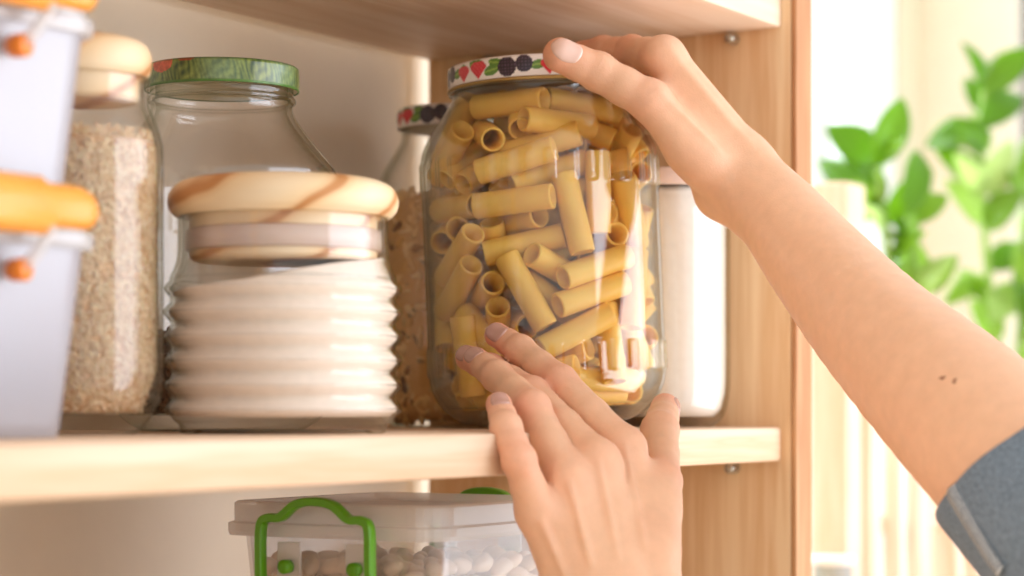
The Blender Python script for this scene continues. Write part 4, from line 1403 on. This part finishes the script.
# -------- rolled jersey sleeve on the upper forearm
axA, axB = P(1012, 461, 1.045), P(1090, 540, 1.0)
axB = axA + (axB - axA) * 2.6
sax = (axB - axA); slen = np.linalg.norm(sax); sax /= slen
su = np.cross(sax, F); su /= np.linalg.norm(su); sw = np.cross(sax, su)
def sleeve_pt(s, a, r):
    nr_ = su * math.cos(a) + sw * math.sin(a)
    s = s - 0.036 * float(nr_ @ F) * max(0, 1 - s / 0.2)
    return axA + sax * s + nr_ * r - person_org
prof_s = [(0.060, 0.0425), (0.030, 0.0418), (0.010, 0.0412), (0.002, 0.0412), (-0.0015, 0.0424), (-0.0012, 0.0442), (0.002, 0.0455), (0.020, 0.0462), (0.045, 0.0472), (0.052, 0.0470), (0.0535, 0.0455), (0.056, 0.0452), (0.09, 0.047), (0.14, 0.0485), (slen, 0.051)]
V, Fc = [], []
SEG = 96
for s_, r_ in prof_s:
    for k in range(SEG):
        a = 2 * PI * k / SEG
        wob = 0.0008 * math.sin(3 * a + s_ * 60) + 0.0005 * math.sin(7 * a - s_ * 90)
        V.append(sleeve_pt(s_ + 0.002 * math.sin(a * 2 + 1) * (1 if s_ < 0.06 else 0), a, r_ + wob))
for i in range(len(prof_s) - 1):
    for k in range(SEG):
        k2 = (k + 1) % SEG
        Fc.append((i * SEG + k, i * SEG + k2, (i + 1) * SEG + k2, (i + 1) * SEG + k))
sleeve = mesh_obj('sleeve', V, Fc, M['jersey'], person, True)
sm = sleeve.modifiers.new('sub', 'SUBSURF'); sm.levels = 1; sm.render_levels = 1
# overlocked seam running along the turned-up cuff: find the angle facing the wanted pixel
def best_angle(s_, r_, px0, py0):
    best = None
    for k in range(360):
        a = 2 * PI * k / 360
        q = sleeve_pt(s_, a, r_) + person_org - CAM
        nrm = su * math.cos(a) + sw * math.sin(a)
        if nrm @ F > -0.05: continue
        d = q @ F
        e = ((q @ R) / d * FPX + CXP - px0) ** 2 + (HY - (q[2]) / d * FPX - py0) ** 2
        if best is None or e < best[0]: best = (e, a)
    return best[1]
a0 = best_angle(0.002, 0.046, 958, 497)
a1 = best_angle(0.050, 0.0475, 1003, 570)
loops = []
loops_d = []
nst = 46
for k in range(nst):
    f_ = k / (nst - 1)
    s_ = -0.0005 + 0.054 * f_
    a = a0 + (a1 - a0) * f_
    r_ = np.interp(s_, [p_[0] for p_ in prof_s[5:10]], [p_[1] for p_ in prof_s[5:10]])
    wv = 0.085 if k % 2 else 0.07
    q0 = sleeve_pt(s_, a - wv, r_ + 0.0007); q1 = sleeve_pt(s_ + 0.0008, a, r_ + 0.0019); q2 = sleeve_pt(s_ + 0.0004, a + wv, r_ + 0.0007)
    (loops if k % 2 else loops_d).append(tube_mesh([q0, q1, q2], [0.0006, 0.0010, 0.0006], 6))
V, Fc = join(loops)
sea = mesh_obj('seam_stitching', V, Fc, M['thread'], sleeve)
V, Fc = join(loops_d)
mesh_obj('seam_edge', V, Fc, M['thread_dark'], sea)

# ================================================================= BEYOND THE SHELVING: plants by the window
def leaf_geo(base, tip, width, normal, curl=0.12, seed=0):
    base, tip, normal = (np.asarray(q, float) for q in (base, tip, normal))
    ax = tip - base; l = np.linalg.norm(ax); ax /= l
    nn = normal - ax * (normal @ ax); nn /= np.linalg.norm(nn)
    bb = np.cross(ax, nn)
    V, Fc = [], []
    n = 12
    for i in range(n + 1):
        t = i / n
        w = width / 2 * (math.sin(PI * t ** 0.85) ** 0.75) * (1 - 0.15 * t) + 0.0006
        c = base + ax * l * t + nn * (curl * l * math.sin(PI * t) )
        for s_, dn in ((-1, 0.22), (-0.5, 0.06), (0, 0), (0.5, 0.06), (1, 0.22)):
            V.append(c + bb * w * s_ + nn * w * dn)
    m_ = n + 1
    for i in range(n):
        for k in range(4):
            Fc.append((i * 5 + k, i * 5 + k + 1, (i + 1) * 5 + k + 1, (i + 1) * 5 + k))
    # give the blade a little thickness
    o = len(V)
    V2 = [np.array(v) - nn * 0.0006 for v in V]
    F2 = [tuple(i + o for i in f[::-1]) for f in Fc]
    edge = [(i * 5, (i + 1) * 5) for i in range(n)] + [((i + 1) * 5 + 4, i * 5 + 4) for i in range(n)]
    F3 = [(a, b, b + o, a + o) for a, b in edge]
    return V + V2, Fc + F2 + F3

def plant(name, label, stems, leaves, pot_c, pot_r, pot_h, pot_mat, potname='pot'):
    root = thing(name, label, 'plant', pot_c)
    org = np.array(pot_c)
    sv = []
    for st in stems:
        sv.append(tube_mesh([np.array(q) - org for q in cr(st, 5)], np.linspace(0.0055, 0.0028, (len(st) - 1) * 5 + 1), 8))
    V, Fc = join(sv); mesh_obj('stem', V, Fc, M['stem'], root)
    lv = []
    for k, (b, t, w, nrm) in enumerate(leaves):
        V_, F_ = leaf_geo(b, t, w, nrm, 0.10)
        lv.append(([np.array(q) - org for q in V_], F_))
    V, Fc = join(lv); mesh_obj('foliage', V, Fc, M['leaf'], root)
    r, h = pot_r, pot_h
    lathe_obj(potname, [(0, 0), (r * .72, 0), (r * .76, .003), (r * .98, h - .012), (r * 1.05, h - .011), (r * 1.06, h - .001), (r * 1.03, h), (r * .95, h - .001), (r * .92, h - .014), (0, h - .014)], pot_mat, root, seg=48, angle=0.6)
    lathe_obj('soil', [(0, h - .0135), (r * .5, h - .0125), (r * .9, h - .0138)], M['soil'], root, seg=32)
    return root

PDA, PDB = 1.98, 2.16
TABZ = CAMZ - 0.335
gp = np.random.default_rng(9)
def LP(d, a, b, w, nx=None):
    nrm = -F * gp.uniform(.5, 1) + UP * gp.uniform(.1, .8) + R * gp.uniform(-.5, .5) if nx is None else nx
    return (P(*a, d + gp.uniform(-.03, .03)), P(*b, d + gp.uniform(-.06, .06)), w, nrm)
# plant nearer the shelving: broad leaves
cA = P(893, 420, PDA); cA[2] = TABZ
stA = [[cA + UP * .1, P(905, 400, PDA), P(890, 270, PDA), P(878, 168, PDA)], [cA + UP * .1, P(915, 390, PDA), P(918, 300, PDA), P(908, 215, PDA)]]
lA = [LP(PDA, (878, 168), (826, 126), .040), LP(PDA, (876, 166), (903, 98), .032), LP(PDA, (882, 200), (818, 160), .030), LP(PDA, (884, 210), (845, 222), .034),
      LP(PDA, (886, 225), (932, 168), .030), LP(PDA, (888, 260), (858, 205), .032), LP(PDA, (890, 280), (926, 232), .034), LP(PDA, (893, 300), (868, 262), .030),
      LP(PDA, (908, 215), (916, 150), .026), LP(PDA, (909, 222), (948, 196), .028), LP(PDA, (905, 310), (912, 236), .040), LP(PDA, (918, 300), (955, 255), .030), LP(PDA, (900, 330), (884, 262), .03),
      LP(PDA, (880, 180), (905, 140), .03)]
def extra(d, stems_px, n, lmin, lmax, seed):
    g = np.random.default_rng(seed); out = []
    for _ in range(n):
        (x0, y0), (x1, y1) = stems_px[g.integers(len(stems_px))]
        t = g.uniform(0, 1); bx_, by_ = x0 + (x1 - x0) * t, y0 + (y1 - y0) * t
        a = g.uniform(-0.3, 1.2) * (1 if g.uniform() < .5 else -1); l = g.uniform(lmin, lmax)
        b0 = P(bx_, by_, d + g.uniform(-.02, .02))
        out.append((b0, b0 + (R * math.sin(a) + UP * math.cos(a) + F * g.uniform(-.8, .8)) * l * mm, l * .5 * mm, -F * g.uniform(.3, 1) + UP * .4 + R * g.uniform(-.8, .8)))
    return out
lA += extra(PDA, [((880, 180), (905, 380)), ((908, 215), (915, 380))], 12, 32, 52, 3)
plantA = plant('potted_plant', 'leafy green pot plant with broad leaves, nearer the shelving', stA, lA, cA, .062, .11, M['pot'])
cB = P(992, 420, PDB); cB[2] = TABZ
stB = [[cB + UP * .1, P(1000, 420, PDB), P(990, 300, PDB), P(980, 170, PDB), P(984, 92, PDB)], [cB + UP * .1, P(1015, 420, PDB), P(1022, 300, PDB), P(1030, 180, PDB)]]
lB = [LP(PDB, (984, 92), (962, 42), .024), LP(PDB, (985, 94), (1034, 48), .036), LP(PDB, (982, 130), (925, 146), .036), LP(PDB, (982, 128), (1020, 95), .034),
      LP(PDB, (981, 190), (935, 150), .034), LP(PDB, (982, 195), (1012, 140), .034), LP(PDB, (986, 230), (1024, 190), .036), LP(PDB, (984, 225), (945, 180), .03),
      LP(PDB, (988, 270), (1030, 250), .034), LP(PDB, (988, 280), (944, 305), .03), LP(PDB, (990, 310), (958, 268), .028), LP(PDB, (990, 320), (1022, 285), .034),
      LP(PDB, (1022, 300), (1050, 240), .036), LP(PDB, (1028, 200), (1010, 160), .032), LP(PDB, (1030, 180), (1052, 120), .036), LP(PDB, (986, 150), (955, 118), .03), LP(PDB, (1000, 340), (970, 300), .028)]
lB += extra(PDB, [((984, 100), (990, 380)), ((1030, 180), (1020, 380))], 14, 36, 58, 5)
plantB = plant('potted_plant', 'taller green pot plant with upright tapering leaves, beside the pale blue curtain', stB, lB, cB, .066, .12, M['terracotta'])

# pale pine bench that carries the pots, with a slatted back board and a post
bench_c = P(900, 420, 2.06); bench_c[2] = 0
bench = thing('plant_bench', 'pale pine bench with slatted front carrying the pot plants', 'bench', bench_c)
def bpart(name, lo, hi, mat=M['pine_pale'], bev=0.003):
    return box_obj(name, lo, hi, mat, bench, bev, bench_c)
bx0, bx1, by0, by1 = 1.66, 2.46, 0.50, 0.80
bpart('bench_top', (bx0, by0, TABZ - .0205), (bx1, by1, TABZ - .0003))
for xx in (bx0 + .01, bx1 - .045):
    for yy in (by0 + .01, by1 - .045):
        bpart('leg', (xx, yy, 0), (xx + .035, yy + .035, TABZ - .0207))
pq = P(838, 400, 1.80)
bpart('post', (pq[0] - .020, pq[1] - .016, 0), (pq[0] + .020, pq[1] + .016, CAMZ + (HY - 184) / FPX * 1.80))
# slatted rail between post and bench, at pot height
for k, (dx, hw, dh) in enumerate([(0, .012, .006), (27, .007, -.012), (50, .015, .012), (84, .009, -.004), (111, .017, .010), (149, .010, -.010)]):
    q = P(868 + dx, 400, 1.81 + dx / 21 * 0.018)
    bpart('slat', (q[0] - hw, q[1] - .008, TABZ - .06), (q[0] + hw, q[1] + .008, CAMZ + .012 + dh))
q0, q1 = P(838, 400, 1.815), P(868 + 8 * 21, 400, 1.825 + 8 * .018)
V, Fc = tube_mesh([q0 + UP * (-.10) - bench_c, q1 + UP * (-.10) - bench_c], 0.010, 8)
mesh_obj('rail', V, Fc, M['pine_pale'], bench)

# small tin in front of the bench (only its rim shows) and an orange bowl
tc_ = P(833, 556, 1.74)
zc_ = (tc_ - UP * .062)[2]
tin = thing('storage_tin', 'small grey tin with a white lid, below the reaching forearm', 'tin', tc_ - UP * .062)
lathe_obj('tin_body', [(0, 0), (.014, 0), (.015, .001), (.015, .055), (.0142, .0555), (0, .0555)], M['grey_tin'], tin, seg=40, angle=.6)
lathe_obj('lid', [(0, .0557), (.0165, .0557), (.017, .0565), (.017, .061), (.016, .062), (0, .062)], M['pot'], tin, seg=40, angle=.6)
oc = P(990, 592, 1.66); oc[2] = zc_ + .0242
bowl = lathe_obj('bowl', smooth_profile([(0, 0), (.02, 0), (.024, .002), (.034, .018), (.038, .034), (.037, .044), (.034, .048), (.032, .046), (.034, .034), (.030, .018), (.02, .006), (0, .005)], 4), M['terracotta'], None, seg=48, loc=oc - UP * .024)
tag(bowl, 'orange glazed bowl mostly hidden below the rolled sleeve', 'bowl')
# shelf top carrying tin and bowl: a low cabinet outside the frame's lower edge
zc_ = (tc_ - UP * .062)[2]
tb_c = np.array([1.5535, 0.60, 0.0])
table = thing('side_table', 'low pale pine side table carrying the grey tin and the orange bowl', 'table', tb_c)
tx0, tx1, ty0, ty1 = 1.455, 1.652, 0.46, 0.74
box_obj('table_top', (tx0, ty0, zc_ - .0205), (tx1, ty1, zc_ - .0003), M['pine_pale'], table, .003, tb_c)
for xx in (tx0 + .012, tx1 - .042):
    for yy in (ty0 + .012, ty1 - .042):
        box_obj('leg', (xx, yy, 0), (xx + .03, yy + .03, zc_ - .0207), M['pine_pale'], table, .003, tb_c)

# curtain
V, Fc = [], []
nc_, hz = 60, 14
for j in range(hz + 1):
    z = 0.12 + (2.42 - 0.12) * j / hz
    for i in range(nc_ + 1):
        x = WX1 + 0.015 + 0.40 * i / nc_
        V.append((x, WALLY - 0.05 + 0.018 * math.sin(i * 0.9), z))
for j in range(hz):
    for i in range(nc_):
        a = j * (nc_ + 1) + i
        Fc.append((a, a + 1, a + nc_ + 2, a + nc_ + 1))
cur = mesh_obj('curtain', V, Fc, M['curtain'], None, True)
so = cur.modifiers.new('s', 'SOLIDIFY'); so.thickness = 0.0015
tag(cur, 'pale blue curtain hanging beside the window behind the plants', 'curtain')

# ================================================================= LIGHT
wd = bpy.data.worlds.new('daylight'); SC.world = wd; wd.use_nodes = True
wn = wd.node_tree; wn.nodes.clear()
wo_ = wn.nodes.new('ShaderNodeOutputWorld'); bg = wn.nodes.new('ShaderNodeBackground')
tcw = wn.nodes.new('ShaderNodeTexCoord'); sep = wn.nodes.new('ShaderNodeSeparateXYZ')
wn.links.new(tcw.outputs['Generated'], sep.inputs[0])
rw = wn.nodes.new('ShaderNodeValToRGB')
rw.color_ramp.elements[0].position = 0.0; rw.color_ramp.elements[0].color = (0.96, 0.91, 0.85, 1)
rw.color_ramp.elements[1].position = 0.6; rw.color_ramp.elements[1].color = (1.0, 0.98, 0.95, 1)
wn.links.new(sep.outputs[2], rw.inputs[0]); wn.links.new(rw.outputs[0], bg.inputs[0])
# soft room light: stronger from the windowed side of the room, weaker from the far corner; bright sky beyond the window
wv_ = Vector(tuple(R * 0.85 + UP * 0.15 - F * 0.20)).normalized()
dt = wn.nodes.new('ShaderNodeVectorMath'); dt.operation = 'DOT_PRODUCT'; dt.inputs[1].default_value = wv_
wn.links.new(tcw.outputs['Generated'], dt.inputs[0])
m1 = wn.nodes.new('ShaderNodeMapRange')
m1.inputs[1].default_value = -0.8; m1.inputs[2].default_value = 0.9; m1.inputs[3].default_value = 0.30; m1.inputs[4].default_value = 0.90
wn.links.new(dt.outputs['Value'], m1.inputs[0])
m2 = wn.nodes.new('ShaderNodeMapRange')
m2.inputs[1].default_value = 0.05; m2.inputs[2].default_value = 0.3; m2.inputs[3].default_value = 0.0; m2.inputs[4].default_value = 1.0
wn.links.new(sep.outputs[1], m2.inputs[0])
mxw = wn.nodes.new('ShaderNodeMath'); mxw.operation = 'MAXIMUM'
wn.links.new(m1.outputs[0], mxw.inputs[0]); wn.links.new(m2.outputs[0], mxw.inputs[1])
wn.links.new(mxw.outputs[0], bg.inputs[1])
wn.links.new(bg.outputs[0], wo_.inputs[0])

def area(name, loc, target, sx, sy, power, col=(1, 1, 1)):
    l = bpy.data.lights.new(name, 'AREA'); l.shape = 'RECTANGLE'; l.size = sx; l.size_y = sy; l.energy = power; l.color = col
    o = bpy.data.objects.new(name, l); COL.objects.link(o)
    o.location = tuple(loc)
    o.rotation_euler = (Vector(target) - Vector(loc)).to_track_quat('-Z', 'Y').to_euler()
    return o
jc = PJ + UP * 0.1
# big side window to the viewer's right, a narrow one behind the viewer, daylight from the window beyond
area('side_window_daylight', jc + R * 1.62 - F * 0.30 - UP * 0.16, jc - UP * 0.16, 1.9, 2.1, 36, (0.90, 0.96, 1.10))
a_ = math.radians(29)
area('narrow_window_daylight', jc + (-F * math.cos(a_) - R * math.sin(a_)) * 2.4 + UP * 0.5, jc, 0.22, 1.6, 16, (1.0, 0.97, 0.94))
area('window_daylight', (1.95, WALLY + 0.55, 2.10), (1.25, 0.4, 1.4), 1.1, 1.2, 44, (0.93, 0.97, 1.05))

# ================================================================= CAMERA
cam = bpy.data.cameras.new('camera')
co = bpy.data.objects.new('camera', cam); COL.objects.link(co)
co.location = tuple(CAM)
co.rotation_euler = (PI / 2, 0, TH - PI / 2)
cam.sensor_width = 36.0; cam.sensor_fit = 'HORIZONTAL'
cam.lens = FPX / 1024 * 36.0
cam.shift_y = (HY - 288) / 1024
cam.clip_start = 0.05
cam.dof.use_dof = True
cam.dof.focus_distance = 1.165
cam.dof.aperture_fstop = (cam.lens / 1000) / 0.0152
SC.camera = co

SC.view_settings.view_transform = 'Standard'
SC.view_settings.look = 'None'
SC.view_settings.gamma = 1.0
SC.view_settings.use_curve_mapping = False
SC.view_settings.exposure = 0.32
SC.cycles.transparent_max_bounces = 48
SC.cycles.max_bounces = 12
SC.cycles.use_denoising = True
SC.cycles.sample_clamp_indirect = 6.0
